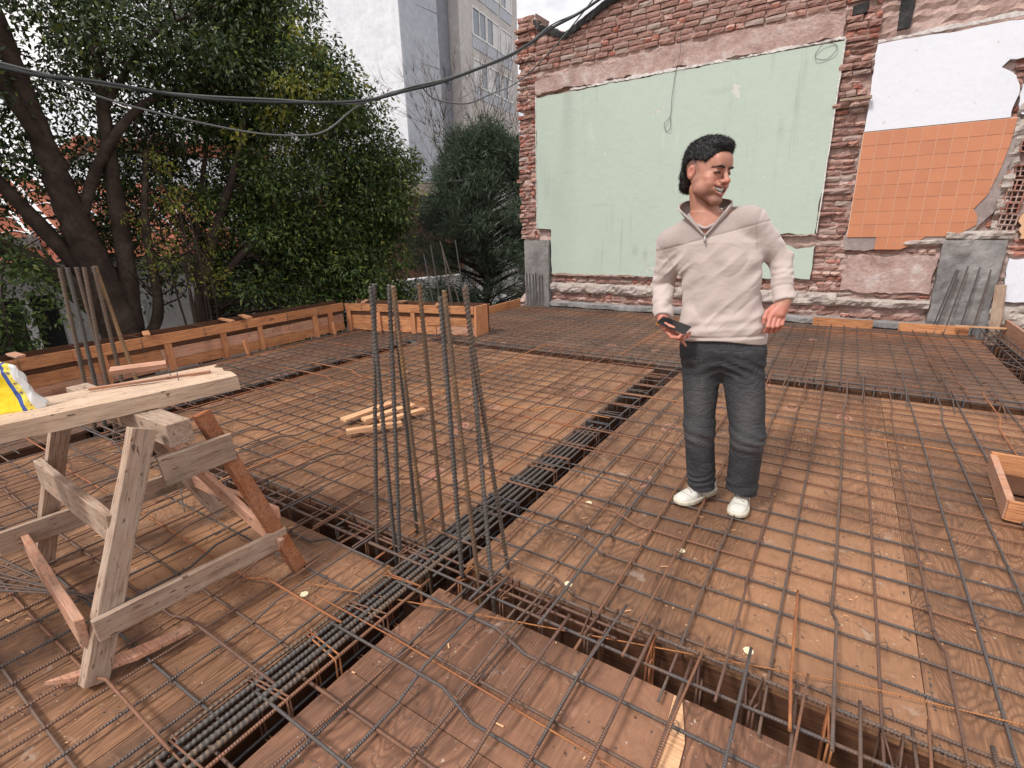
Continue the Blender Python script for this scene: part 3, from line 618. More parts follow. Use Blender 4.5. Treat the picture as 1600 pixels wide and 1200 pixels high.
topplank('thick pale plank nearest the camera on the sawhorse, its end frayed white', (-2.66, -1.0), (-2.245, 1.14), .165, .062, .83, 'plank')
topplank('pale plank lying behind the nearest one on the sawhorse', (-2.83, -1.0), (-2.42, 1.20), .15, .052, .826, 'plank')
board('lath', 'thin pinkish split lath lying on the two planks', 'lath', 'pink_wood', (-2.52, .72, .864), (-2.32, 1.1, .866), .016, .012)
board('board', 'short reddish board lying beyond the planks by the upright bars', 'board', 'pink_wood', (-2.97, .95, .82), (-2.88, 1.16, .82), .1, .025)
for i, (x, y) in enumerate([(-2.42, .98), (-2.33, .97)]):
    o = link('nail', tubes_mesh('nail', [(np.array([(0, 0, -.02), (-.004, .003, .045)]), .0018), (np.array([(-.004, .003, .045), (-.004, .003, .047)]), .004)], M['dark_bar'], 8), None, None, (x, y, .862)); tag(o, ['bent nail sticking up from the far plank', 'nail sticking up from the near plank'][i], 'nail', 'nails in the planks')
# ---------------------------------------------------------------- old party wall
M['mortar'] = m_rough('mortar', [(.25, (.27, .17, .145)), (.45, (.43, .29, .25)), (.6, (.53, .39, .35)), (.75, (.6, .52, .48))], 2.6, bump=1., bd=.03, fine=22.)
M['render'] = m_rough('pink_render', [(.3, (.30, .185, .16)), (.46, (.45, .31, .275)), (.56, (.50, .36, .325)), (.66, (.60, .52, .49))], 3.4, bump=1., bd=.035, fine=18.)
M['concrete'] = m_rough('grey_concrete', [(.3, (.15, .14, .138)), (.5, (.24, .228, .225)), (.72, (.34, .32, .31))], 2.4, bump=.8, bd=.02, fine=14.)
M['crumb'] = m_rough('crumbling_concrete', [(.3, (.3, .24, .21)), (.5, (.47, .4, .36)), (.7, (.6, .55, .5))], 5., bump=1., bd=.04, fine=26.)
M['tar'] = m_rough('tar', [(.3, (.02, .02, .021)), (.55, (.05, .048, .048)), (.8, (.13, .12, .12))], 5., bump=1., bd=.03)
def m_brick():
    t = NT('brick', .9, .15); c = t.co(); oi = t.n('ShaderNodeObjectInfo')
    col = t.ramp(oi.outputs['Random'], [(0., (.25, .095, .07)), (.25, (.37, .155, .115)), (.5, (.44, .215, .165)), (.7, (.31, .125, .095)), (.82, (.47, .31, .26)), (1., (.55, .44, .39))])
    n = t.noise(c, 11., 6., .65); col = t.mix(t.ramp(n, [(.44, 0.), (.62, .9)]), col, (.56, .44, .39))
    n2 = t.noise(c, 40., 5., .7); col = t.mix(t.ramp(n2, [(.4, .5), (.62, 0.)]), col, (.1, .045, .035))
    return t.done(col, .9, t.bump(t.math('ADD', n, n2), .9, .008))
M['brick'] = m_brick()
def m_plaster(name, base, dirt, scuff, amt=.3):
    t = NT(name, .6, .3); c = t.co((1, 1, 1), rnd=False)
    n = t.noise(c, 1.1, 5., .55); n2 = t.noise(c, 9., 6., .6); n3 = t.noise(t.n('ShaderNodeMapping', {'Vector': c, 'Scale': (1, 1, .35)}).outputs[0], 2.6, 7., .72, .8)
    col = t.mix(t.ramp(n, [(.35, 0.), (.7, amt)]), base, dirt)
    col = t.mix(t.ramp(n3, [(.60, 0.), (.68, .35)]), col, scuff)
    sp = t.ramp(t.noise(c, 38., 2., .5), [(.73, 0.), (.76, .8)]); col = t.mix(t.math('MULTIPLY', sp, t.ramp(n2, [(.5, 0.), (.6, 1.)])), col, (.3, .3, .27))
    ln = t.noise(c, 3.1, 3., .5, 1.4); vein = t.math('ABSOLUTE', t.math('SUBTRACT', ln, .5)); cr = t.ramp(vein, [(0., .35), (.006, 0.)])
    col = t.mix(t.math('MULTIPLY', cr, t.ramp(n, [(.5, 0.), (.58, 1.)])), col, dirt)
    dr = t.ramp(t.noise(t.n('ShaderNodeMapping', {'Vector': c, 'Scale': (9, 1, .5)}).outputs[0], 1.6, 5., .65), [(.56, 0.), (.72, .32)]); col = t.mix(t.math('MULTIPLY', dr, t.ramp(n, [(.4, 0.), (.6, 1.)])), col, tuple(x*.62 for x in dirt))
    for (sx, sz, rx, rz, am) in ((-2.98, 1.02, .16, .22, .45), (-2.8, .95, .10, .26, .4), (-4.2, 2.3, .25, .06, .25), (-1.0, 2.6, .12, .35, .22), (-3.6, 1.75, .4, .08, .2), (-1.8, 3.2, .5, .1, .18)):
        s_ = t.n('ShaderNodeMapping', {'Vector': t.tc.outputs['Object'], 'Location': (-sx/rx, 0, -sz/rz), 'Scale': (1/rx, 0, 1/rz)}).outputs[0]; ln_ = t.n('ShaderNodeVectorMath', {0: s_}, operation='LENGTH').outputs['Value']
        f_ = t.math('MULTIPLY', t.ramp(t.math('ADD', ln_, t.math('MULTIPLY', n2, .9)), [(.5, am), (1.5, 0.)]), t.ramp(n3, [(.3, .4), (.6, 1.)])); col = t.mix(f_, col, (.22, .235, .2))
    fl = t.ramp(t.noise(c, 2.3, 8., .7, .3), [(.655, 0.), (.665, .9)]); col = t.mix(fl, col, (.58, .57, .53))
    return t.done(col, .6, t.bump(t.math('SUBTRACT', t.math('ADD', n2, t.math('MULTIPLY', n3, 2.)), t.math('MULTIPLY', fl, 1.5)), .4, .012))
M['green'] = m_plaster('green_paint', (.445, .52, .445), (.395, .45, .38), (.54, .62, .53))
M['white_pl'] = m_plaster('white_plaster', (.70, .715, .77), (.62, .64, .70), (.76, .77, .8))
M['chalk'] = m_rough('chalky_plaster_edge', [(.3, (.5, .45, .42)), (.5, (.7, .66, .63)), (.7, (.78, .75, .73))], 9., bump=.9, bd=.015)
WY = 8.47
wall = empty('party_wall', (-1.8, WY, 0), 0, 'ruined brick party wall with exposed bricks, green paint and orange tiles', 'wall')
WI = Matrix.Translation((1.8, -WY, 0))
def wchild(o): o.parent = wall; o.matrix_parent_inverse = WI; return o
def hsh(x, z, s=1.):
    return math.sin(x*12.9*s+z*78.2)*.5+math.sin(x*37.7*s-z*23.1+1.3)*.3+math.sin(x*91.*s+z*57.+.7)*.2
def wtop(x):
    P = [(-5.3, 4.74), (-4.9, 4.76), (-4.84, 4.6), (-4.3, 4.36), (-3.98, 4.5), (-3.6, 4.66), (-3.0, 4.8), (0, 5.1), (6, 5.4)]
    for (a, b), (c, d) in zip(P[:-1], P[1:]):
        if a <= x <= c: return b+(d-b)*(x-a)/(c-a)
    return 5.4
def core():
    st = .055; xs = np.arange(-5.3, 6.0, st); zs = np.arange(-3.2, 5.4, st); bm = bmesh.new(); V = {}
    def vert(i, j):
        if (i, j) not in V:
            x, z = xs[i], zs[j]
            jx, jz, d = hsh(x, z)*.018, hsh(z, x)*.018, hsh(x*.6, z*.6, .7)*.028+hsh(x*2, z*2)*.008
            V[i, j] = bm.verts.new((x+jx, WY+.012+d, z+jz))
        return V[i, j]
    for i in range(len(xs)-1):
        for j in range(len(zs)-1):
            x, z = xs[i], zs[j]
            if x < -5.2+.035*hsh(z*3, 2.)+.07*max(0, (2.6-z)/4) and z > 0: continue
            if z > wtop(x)-.03+.03*hsh(x*4, 1.): continue
            bm.faces.new([vert(i, j), vert(i+1, j), vert(i+1, j+1), vert(i, j+1)])
    me = bpy.data.meshes.new('masonry_core'); bm.to_mesh(me); bm.free(); o = link('masonry_core', me, M['mortar'])
    m = o.modifiers.new('solid', 'SOLIDIFY'); m.thickness = .34; m.offset = -1; return o
wchild(core())
# bricks
BV = []
for k in range(9):
    r = random.Random(k); mb = MB(); v = []; nx, nz = 3, 2
    for j in range(nz+1):
        for i in range(nx+1):
            e = (i in (0, nx))+(j in (0, nz)); v.append(((i/nx-.5)+r.uniform(-.035, .035), (.08 if e == 1 else .16 if e == 2 else 0)*r.uniform(.3, 1.5)+r.uniform(-.05, .05)-.5, (j/nz-.5)+r.uniform(-.055, .055)))
    F = [(j*(nx+1)+i, j*(nx+1)+i+1, (j+1)*(nx+1)+i+1, (j+1)*(nx+1)+i) for j in range(nz) for i in range(nx)]
    ring_ = [i for i in range(nx+1)]+[(j+1)*(nx+1)+nx for j in range(nz)]+[nz*(nx+1)+i for i in range(nx-1, -1, -1)]+[j*(nx+1) for j in range(nz-1, 0, -1)]
    n0 = len(v); v += [(v[q][0], .5, v[q][2]) for q in ring_]; n = len(ring_)
    F += [(ring_[(i+1) % n], ring_[i], n0+i, n0+(i+1) % n) for i in range(n)]
    BV.append(mesh('brick', v, F, M['brick']))
BR = []     # (size in view, args)
def brick(x, z, w, h, proud, dep=.12, ry=0.): BR.append((w*h, x, z, w, h, proud, dep, ry))
z = 3.935; row = 0
while z < 5.35:
    x = -4.98+(row % 2)*.125+random.uniform(-.02, .02)
    while x < 5.9:
        w = random.choice([.23, .24, .25, .22, .12])*random.uniform(.93, 1.05)
        if z+.06 < wtop(x) and z+.06 < wtop(x+w) and not (-.42 < x+w/2 < -.02) and random.random() > .025:
            brick(x+w/2, z+.033, w-.016, .062*random.uniform(.92, 1.05), random.uniform(.012, .035), .1, random.uniform(-.02, .02))
        x += w
    z += .0765*random.uniform(.985, 1.015); row += 1
def pier(x0, x1, z0, z1, out, bw):
    z = z0; k = 0
    while z < z1:
        h = random.choice([.055, .062, .07, .05]); x = x0+random.uniform(-.03, .03)
        rowout = random.uniform(-.03, out)*(1 if k % 2 else .45)
        while x < x1-.03:
            w = min(random.choice(bw)*random.uniform(.85, 1.1), x1-x+random.uniform(-.02, .03))
            if w > .05 and random.random() > .05: brick(x+w/2, z+h/2, w-.012, h*random.uniform(.85, 1.05), max(.015, rowout+random.uniform(-.02, .02)), .16, random.uniform(-.05, .05))
            x += w
        z += h+random.uniform(.008, .022); k += 1
pier(-5.23, -4.85, 1.22, 4.72, .085, [.13, .2, .26, .1])
pier(-.41, -.06, .6, 4.9, .10, [.12, .24, .18, .3])
pier(-4.55, -.1, .46, .575, .05, [.24, .2, .13]); pier(-4.55, -.0, .13, .225, .03, [.24, .24, .12])
pier(-.05, .95, .97, 1.10, .05, [.24, .2, .13]); pier(-.35, .0, .45, .62, .05, [.2, .12]); pier(-.05, 1.0, .40, .44, .04, [.24, .12]); pier(.0, .92, .1, .17, .03, [.24, .24, .12])
pier(1.62, 5.8, .95, 1.12, .03, [.24, .2]); pier(1.36, 1.5, 1.2, 2.6, .07, [.1, .13]); pier(1.28, 1.6, 2.62, 3.35, .04, [.2, .12])
BR.sort(key=lambda b: -((b[1] < 1.7)*10+(b[2] < (3.99+(-.46-b[1])*.22))*5+b[0]))
rest = MB()
for i, (_, x, z, w, h, pr, dep, ry) in enumerate(BR):
    me = random.choice(BV); yf = WY-pr
    if i < 296:
        o = link('brick', me, None, None); wchild(o); o.location = (x, yf+dep/2, z); o.scale = (w, dep, h); o.rotation_euler = (0, ry, random.uniform(-.05, .05))
    else:
        n = len(rest.v); rest.v += [(x+v.co.x*w, yf+dep/2+v.co.y*dep, z+v.co.z*h) for v in me.vertices]; rest.f += [tuple(a+n for a in p.vertices) for p in me.polygons]; rest.mi += [0]*len(me.polygons)
def m_brick_mass():
    t = NT('brick_mass', .9, .15); c = t.co(rnd=False); vo = t.n('ShaderNodeTexWhiteNoise', {'Vector': t.n('ShaderNodeVectorMath', {0: t.n('ShaderNodeMapping', {'Vector': c, 'Scale': (4.2, .01, 13.07)}).outputs[0]}, operation='FLOOR').outputs[0]})
    col = t.ramp(vo.outputs['Value'], [(0., (.22, .075, .055)), (.25, (.34, .13, .095)), (.5, (.42, .19, .145)), (.72, (.29, .11, .08)), (.86, (.45, .27, .22)), (1., (.5, .36, .31))])
    n = t.noise(c, 9., 6., .65); col = t.mix(t.ramp(n, [(.48, 0.), (.66, .85)]), col, (.53, .39, .34)); n2 = t.noise(c, 40., 5., .7)
    return t.done(col, .9, t.bump(t.math('ADD', n, n2), .9, .008))
o = rest.build('more_bricks', m_brick_mass()); o['kind'] = 'stuff'; wchild(o)
# ragged slabs of plaster in the wall plane
def slab_poly(name, pts, yf, th, mat, jit=.012, step=.05, smooth_edges=()):
    out = []
    n = len(pts)
    for i in range(n):
        a, b = pts[i], pts[(i+1) % n]; L = math.dist(a, b); k = max(1, int(L/step)); st = i in smooth_edges; nx, nz = (b[1]-a[1])/L, -(b[0]-a[0])/L; w = random.uniform(0, 9)
        for q in range(k):
            t = q/k; d = 0 if st else jit*(math.sin(w+L*t*7)+.6*math.sin(w*2+L*t*17)+random.uniform(-.7, .7)); d = d*(0 if q == 0 else 1)
            out.append((a[0]+(b[0]-a[0])*t+nx*d, a[1]+(b[1]-a[1])*t+nz*d))
    m = len(out); v = [(x, yf, z) for x, z in out]+[(x, yf+th, z) for x, z in out]
    # thin bevel: back ring slightly wider
    f = [tuple(range(m)), tuple(range(m, 2*m))[::-1]]+[(i, m+i, m+(i+1) % m, (i+1) % m) for i in range(m)]
    bm = bmesh.new(); me = mesh(name, v, f, M[mat] if isinstance(mat, str) else mat); bm.from_mesh(me); bmesh.ops.recalc_face_normals(bm, faces=bm.faces); bmesh.ops.triangulate(bm, faces=[q for q in bm.faces if len(q.verts) > 4]); bm.to_mesh(me); bm.free()
    return wchild(link(name, me))
slab_poly('render_band', [(-4.86, 3.60), (-.42, 3.59), (-.42, 3.86), (-1.6, 3.90), (-2.9, 3.86), (-4.2, 3.84), (-4.86, 3.78)], WY-.03, .05, 'render', .018)
slab_poly('green_plaster', [(-4.83, 1.40), (-4.55, 1.38), (-4.54, .60), (-4.1, .575), (-2.9, .60), (-1.9, .58), (-1.22, .60), (-1.2, 1.1), (-1.16, 1.20), (-.70, 1.25), (-.42, 1.22), (-.40, 2.2), (-.385, 3.545), (-1.6, 3.55), (-4.83, 3.52)], WY-.062, .06, 'green', .006, smooth_edges=(0, 12))
slab_poly('green_plaster', [(-1.18, .62), (-.40, .62), (-.395, 1.08), (-.62, 1.03), (-.8, 1.10), (-1.17, 1.1)], WY-.06, .05, 'green', .008)
def edge_strip(name, a, b, w, yf, mat='chalk', jit=.02):
    a = np.array(a); b = np.array(b); L = np.linalg.norm(b-a); n = int(L/.03); u = (b-a)/L; nn = np.array([-u[1], u[0]]); P = []; Q = []; h = 0
    for i in range(n+1):
        h = .8*h+random.uniform(-1, 1)*.5; c = a+u*L*i/n; P.append(c+nn*(w*.5+jit*h)); Q.append(c-nn*(w*.35+jit*.35*random.uniform(-1, 1)))
    v = [(p[0], yf+random.uniform(-.004, .004), p[1]) for p in P]+[(p[0], yf+.002+random.uniform(-.004, .004), p[1]) for p in Q]+[(p[0], yf+.03, p[1]) for p in P]+[(p[0], yf+.03, p[1]) for p in Q]; m = n+1
    f = [(i, i+1, m+i+1, m+i) for i in range(n)]+[(i+1, i, 2*m+i, 2*m+i+1) for i in range(n)]+[(m+i, m+i+1, 3*m+i+1, 3*m+i) for i in range(n)]
    me = mesh(name, v, f, M[mat]); wchild(link(name, me))
edge_strip('plaster_edge', (-4.2, 3.555), (-.39, 3.575), .035, WY-.07); edge_strip('plaster_edge', (-4.84, 3.54), (-4.845, 1.4), .014, WY-.068, jit=.005)
edge_strip('plaster_edge', (-.39, 3.57), (-.40, 1.25), .018, WY-.067, jit=.006); edge_strip('plaster_edge', (-4.5, .585), (-1.2, .59), .03, WY-.066, 'mortar'); edge_strip('plaster_edge', (-1.2, 1.21), (-.4, 1.23), .03, WY-.07, 'mortar')
edge_strip('plaster_edge', (-.04, 3.47), (1.9, 3.50), .04, WY-.072)
slab_poly('white_plaster', [(-.035, 2.475), (1.34, 2.475), (1.36, 2.75), (1.30, 2.9), (1.16, 3.0), (1.22, 3.07), (1.7, 3.08), (2.6, 3.1), (2.6, 3.46), (1.2, 3.44), (-.04, 3.44)], WY-.066, .06, 'white_pl', .006, smooth_edges=(0,))
slab_poly('white_plaster', [(1.42, 2.5), (5.8, 2.5), (5.8, 2.95), (1.5, 2.98), (1.38, 2.8)], WY-.064, .05, 'white_pl', .014)
slab_poly('white_plaster', [(1.62, .42), (5.8, .42), (5.8, .93), (1.63, .93)], WY-.062, .05, 'white_pl', .012)
slab_poly('tan_plaster', [(1.68, 1.15), (5.8, 1.15), (5.8, 2.48), (1.72, 2.45), (1.64, 1.8)], WY-.06, .05, m_plaster('tan_paint', (.62, .34, .17), (.7, .62, .55), (.75, .72, .7), .9), .03)
slab_poly('tile_bed', [(-.04, 1.02), (.34, 1.02), (.42, 1.10), (.93, 1.10), (1.25, 1.2), (1.40, 1.5), (1.44, 2.0), (1.42, 2.47), (-.04, 2.47)], WY-.052, .05, m_rough('tile_mortar', [(.3, (.25, .2, .19)), (.6, (.36, .3, .28))], 5., bump=.4, bd=.01), .012)
M['grout'] = NT('grout', .8).done((.72, .47, .34))
# orange tiles, each a piece
def m_tile():
    t = NT('orange_tile', .32, .4); c = t.co(rnd=True); n = t.noise(c, 3., 3., .5); col = t.mix(n, (.56, .225, .115), (.46, .185, .10)); col = t.hue(col, .09); n2 = t.noise(c, 16., 4., .6)
    col = t.mix(t.ramp(n2, [(.62, 0.), (.8, .3)]), col, (.72, .36, .2)); return t.done(col, t.math('MULTIPLY_ADD', n2, .3, .2), t.bump(n2, .08, .002))
M['tile'] = m_tile()
TW, TH = .1495, .1600
cut = [(-.04, 1.187), (.29, 1.187), (.29, 1.03), (.56, 1.03), (.70, 1.10), (.80, 1.187), (1.02, 1.187), (1.10, 1.20), (1.26, 1.32), (1.25, 1.42), (1.20, 1.5), (1.30, 1.66), (1.36, 1.95), (1.39, 2.2), (1.40, 2.467), (-.04, 2.467)]
def clip(poly, x0, x1, z0, z1):
    def c1(P, ins, isect):
        o = []
        for i in range(len(P)):
            a, b = P[i-1], P[i]
            if ins(b):
                if not ins(a): o.append(isect(a, b))
                o.append(b)
            elif ins(a): o.append(isect(a, b))
        return o
    def ix(v): return lambda a, b: (v, a[1]+(b[1]-a[1])*(v-a[0])/(b[0]-a[0]))
    def iz(v): return lambda a, b: (a[0]+(b[0]-a[0])*(v-a[1])/(b[1]-a[1]), v)
    P = c1(poly, lambda p: p[0] >= x0, ix(x0)); P = c1(P, lambda p: p[0] <= x1, ix(x1)) if P else P
    P = c1(P, lambda p: p[1] >= z0, iz(z0)) if P else P; return c1(P, lambda p: p[1] <= z1, iz(z1)) if P else P
slab_poly('grout_bed', [(x*.998, z+.003) for x, z in cut], WY-.058, .03, 'grout', 0, 9)
for i in range(-1, 10):
    for j in range(-1, 9):
        x0 = -.04+.004+(i+.0)*TW+.0; z1 = 2.465-(j)*TH; P = clip(cut, x0+.0035, x0+TW-.0035, z1-TH+.0035, z1-.0035)
        P = [p for k, p in enumerate(P) if math.dist(p, P[k-1]) > 1e-4]
        if len(P) < 3: continue
        A = abs(sum(P[k-1][0]*P[k][1]-P[k][0]*P[k-1][1] for k in range(len(P))))/2
        if A < .0008: continue
        y0 = WY-.064-random.uniform(0, .0015); cx = sum(p[0] for p in P)/len(P); cz = sum(p[1] for p in P)/len(P); m = len(P)
        v = [((p[0]-cx), random.uniform(-.0006, .0006), (p[1]-cz)) for p in P]+[((p[0]-cx), .01, (p[1]-cz)) for p in P]
        f = [tuple(range(m)), tuple(range(m, 2*m))[::-1]]+[(k, m+k, m+(k+1) % m, (k+1) % m) for k in range(m)]
        o = link('tile', mesh('tile', v, f, M['tile'])); wchild(o); o.location = (cx, y0, cz)
# pink render field, crumbling band, grey kerb
slab_poly('render_patch', [(-.02, .48), (.96, .47), (.98, .93), (.6, .96), (.0, .95)], WY-.035, .05, 'render', .014)
def lump_band(name, x0, x1, z0, z1, yf, mat, amp=.03):
    nx = int((x1-x0)/.035); nz = max(3, int((z1-z0)/.03)); v = []
    for j in range(nz+1):
        for i in range(nx+1):
            x = x0+(x1-x0)*i/nx; z = z0+(z1-z0)*j/nz; e = min(j, nz-j)/nz; y = yf+.05*(1-min(1, e*4))-amp*1.5*(fbm(x*9, 0, z*11, 4, 3)+.25)-random.uniform(0, .004); v.append((x, y, z+.02*fbm(x*5, 1, z*3, 2)))
    f = [(j*(nx+1)+i, j*(nx+1)+i+1, (j+1)*(nx+1)+i+1, (j+1)*(nx+1)+i) for j in range(nz) for i in range(nx)]
    o = link(name, mesh(name, v, f, M[mat])); m = o.modifiers.new('s', 'SOLIDIFY'); m.thickness = .05; m.offset = -1; wchild(o)
lump_band('crumbling_band', -4.56, -.05, .255, .44, WY-.05, 'crumb', .05); lump_band('crumbling_band', -.05, .98, .25, .38, WY-.045, 'crumb', .05)
lump_band('crumbling_band', 1.5, 5.8, .05, .40, WY-.03, 'crumb', .05); lump_band('broken_edge', .5, 1.02, 1.07, 1.17, WY-.05, 'crumb', .04); lump_band('broken_edge', 1.0, 1.62, 1.13, 1.25, WY-.06, 'crumb', .06)
lump_band('broken_edge', 1.40, 1.50, 1.25, 2.9, WY-.04, 'crumb', .05)
lump_band('concrete_kerb', -4.6, 1.0, -.02, .105, WY-.075, 'concrete', .015)
# grey concrete columns set into the wall
def column(label, x0, x1, z0, z1, yf, amp=.012):
    nx, nz = 20, 46; v = []
    for j in range(nz+1):
        for i in range(nx+1):
            x = x0+(x1-x0)*i/nx; z = z0+(z1-z0)*j/nz; v.append((x+.02*fbm(z*6, i//7, 0, 2), yf-amp*2*fbm(x*5, 0, z*3.5, 4, 2), z))
    f = [(j*(nx+1)+i, j*(nx+1)+i+1, (j+1)*(nx+1)+i+1, (j+1)*(nx+1)+i) for j in range(nz) for i in range(nx)]
    o = link('concrete_column', mesh('concrete_column', v, f, M['concrete'])); m = o.modifiers.new('s', 'SOLIDIFY'); m.thickness = .2; m.offset = -1; tag(o, label, 'column', 'concrete columns at the wall'); return o
column('grey concrete column under the left ragged end of the wall', -5.08, -4.575, -.3, 1.19, WY-.11)
column('grey concrete column under the broken tile corner at the right', .99, 1.57, -.3, 1.14, WY-.09, .025)
for i in range(6): starter(ORD[i]+' short grey bar from the left against the left concrete column', (-5.02+.065*i, 8.33), (-5.03+.066*i+random.uniform(-.01, .01), 8.335), 'dark_bar', .60+random.uniform(-.03, .03), .008, 'bars against the left grey column', 5, 0)
for i, (x, l, z) in enumerate([(1.03, .13, .80), (1.06, .12, .79), (1.16, .10, .84), (1.30, .07, .83), (1.42, .055, .80)]):
    starter(['dark bar leaning against the right column, first from the left of a close pair', 'dark bar leaning against the right column, second of the close pair', 'dark doubled bar leaning against the middle of the right column', 'dark bar right of the middle of the right column', 'dark bar nearest the right edge of the grey column'][i], (x, 8.26), (x+l, 8.31), 'dark_bar', z, .0085, 'bars against the right grey column', 5, 0)
# hollow bricks in cross-section
def hollow():
    mb = MB(); w, h = .15, .115
    for i in range(3+1): mb.box((-w/2+i*w/3, 0, 0), (.012, .1, h), None, .002)
    for j in range(3): mb.box((0, .001, -h/2+j*h/2), (w+.012, .1, .013), None, .002)
    mb.box((0, .08, 0), (w, .03, h)); me = mb.build('hollow_brick', M['brick']); return me
h0 = hollow(); first = True
for z in (1.245, 1.37, 1.495, 1.62, 1.745, 1.90, 2.16, 2.42, 2.62):
    o = h0 if first else h0.copy()
    if not first: COL.objects.link(o)
    first = False; o.location = (1.525+.035*(z-1.3)+random.uniform(-.015, .015), WY-.02+random.uniform(-.01, .01), z); o.rotation_euler = (0, random.uniform(-.08, .08), 0); wchild(o)
# tar membrane over the low top
def tarsheet():
    v = []; n = 60
    for i in range(n+1):
        x = -4.86+2.4*i/n; z = wtop(x); d = .05+.05*abs(hsh(x*2, .3))
        v += [(x, WY-.03-.03*random.random(), z-d), (x, WY-.05-.02*random.random(), z+.02), (x, WY+.18, z+.05+.03*random.random()), (x, WY+.38, z-.03)]
    f = [(i*4+k, (i+1)*4+k, (i+1)*4+k+1, i*4+k+1) for i in range(n) for k in range(3)]
    o = link('tar_membrane', mesh('tar_membrane', v, f, M['tar'])); m = o.modifiers.new('s', 'SOLIDIFY'); m.thickness = .02; wchild(o)
tarsheet()
mb = MB(); mb.box((0, 0, 0), (.55, .03, .025), None, .003); o = mb.build('lintel_batten', M['trench'], loc=(-4.45, WY-.06, 3.565)); wchild(o)
mb = MB(); mb.box((0, 0, 0), (.34, .05, .03), None, .004); o = mb.build('pipe_stub', M['old_x'], loc=(-.18, WY-.13, 2.86)); wchild(o)
for (x, z, w, h) in ((.19, 3.74, .14, .34), (-.28, 3.86, .16, .11)):       # black sockets in the wall
    mb = MB(); mb.box((0, 0, 0), (w, .05, h), None, .012); o = mb.build('socket_hole', M['tar'], loc=(x, WY-.012, z)); wchild(o)
# wires on the green paint
def wire(label, pts, r=.0035): o = link('wire', tubes_mesh('wire', [(catmull([(x, WY-.075-.02*(i % 2), z) for i, (x, z) in enumerate(pts)], 8), r)], M['dark_bar'], 5)); return tag(o, label, 'wire', 'wires hanging on the green paint')
wire('thin black wire hanging down the green paint and ending in a loop', [(-2.44, 4.05), (-2.42, 3.75), (-2.47, 3.55), (-2.50, 3.2), (-2.51, 2.97), (-2.59, 2.86), (-2.56, 2.76), (-2.50, 2.79), (-2.51, 2.95)])
wire('small loop of black wire at the top right of the green paint', [(-.70, 3.45), (-.62, 3.54), (-.49, 3.52), (-.47, 3.45), (-.56, 3.37), (-.68, 3.39), (-.70, 3.45)])
# ---------------------------------------------------------------- buildings behind
def m_paint(name, c0, c1, rough=.8, sc=.4): return m_rough(name, [(.3, c0), (.7, c1)], sc, rough=rough, bump=.15, bd=.02, fine=3.)
M['tower_white'] = m_paint('tower_white', (.66, .68, .72), (.76, .77, .8)); M['tower_grey'] = m_paint('tower_grey', (.40, .43, .49), (.49, .52, .57)); M['tower_dark'] = m_paint('tower_dark', (.22, .235, .27), (.29, .3, .34))
M['tower_beige'] = m_paint('tower_beige', (.46, .44, .43), (.58, .56, .54)); M['sill'] = m_paint('frame', (.7, .7, .7), (.8, .8, .8), .4)
t = NT('window_glass', .08, .6); M['glass'] = t.done((.16, .19, .23)); M['shade'] = NT('dark_opening', .8).done((.02, .02, .022)); M['curtain'] = NT('white_blind', .8).done((.62, .62, .63))
def prism_w(parent, name, poly, z0, z1, mat): mb = MB(); mb.prism(poly, z0, z1); o = mb.build(name, M[mat], parent); return o
P1, P2, P3, P4 = (-22.3, 24.0), (-22.1, 27.0), (-22.4, 28.4), (-23.6, 37.6)
tw = empty('apartment_tower', (0, 0, 0), 0, 'tall apartment tower with a white side wall and beige window front', 'building')
prism_w(tw, 'white_wing', [P1, (-22.35, 24.05+3.), (-40, 28), (-40, 17.5)], -3.2, 40, 'tower_white')
prism_w(tw, 'grey_wing', [(-22.25, 24.05), P2, (-30, 31), (-30, 27)], -3.2, 40, 'tower_grey')
prism_w(tw, 'recess_wall', [(-22.2, 27.02), P3, (-30, 34), (-30, 30)], -3.2, 40, 'tower_dark')
prism_w(tw, 'beige_wing', [(-21.6, 28.42), (-22.9, 37.2), (-34, 38), (-34, 29)], -3.2, 40, 'tower_beige')
ux, uy = (-22.9+21.6), (37.2-28.42); L = math.hypot(ux, uy); ux /= L; uy /= L; nx_, ny_ = uy, -ux
ang = math.atan2(uy, ux)
for fl in range(4, 14):
    z = -1.6+2.85*fl
    for s in (2.6, 4.6, 6.8):
        fr = MB(); w, h = (1.85, 1.5); 
        for (a, b, c, d) in ((0, -h/2, w, .08), (0, h/2, w, .08), (-w/2, 0, .08, h), (w/2, 0, .08, h), (0, 0, .06, h)): fr.box((a, -.04, b), (c, .10, d))
        p = (-21.6+ux*s, 28.42+uy*s, z+1.2); o = fr.build('window', M['sill'], tw, loc=p); o.rotation_euler = (0, 0, ang)
        for k in (0, 1):
            g_ = MB(); g_.box((-w/4+k*w/2, -.015, 0), (w/2-.1, .03, h-.1)); g_.build('pane', M[random.choice(['glass', 'glass', 'curtain'])], o)
        pb = MB(); pb.box((0, -.02, -1.1), (w, .05, .75)); pb.build('spandrel', M['tower_grey'], o)
for z in (5, 10.4, 16.): mb = MB(); mb.box((0, 0, 0), (.1, .5, .8)); o = mb.build('small_window', M['glass'], tw, loc=(-22.25, 27.8, z)); o.rotation_euler = (0, 0, .2)
for z in np.arange(2, 38, 2.85):
    mb = MB(); mb.box((0, 0, 0), (.06, 2.95, .03)); o = mb.build('joint', M['tower_dark'], tw, loc=(-22.2, 25.55, z)); o.rotation_euler = (0, 0, -.066)
cb = empty('low_building', (0, 0, 0), 0, 'low reddish brown building with a concrete canopy glimpsed between the trees', 'building')
M['canopy'] = m_rough('stained_concrete', [(.3, (.18, .15, .12)), (.6, (.32, .27, .22))], 1.5); M['brown'] = m_rough('brown_wall', [(.3, (.085, .042, .03)), (.7, (.14, .07, .05))], 1.)
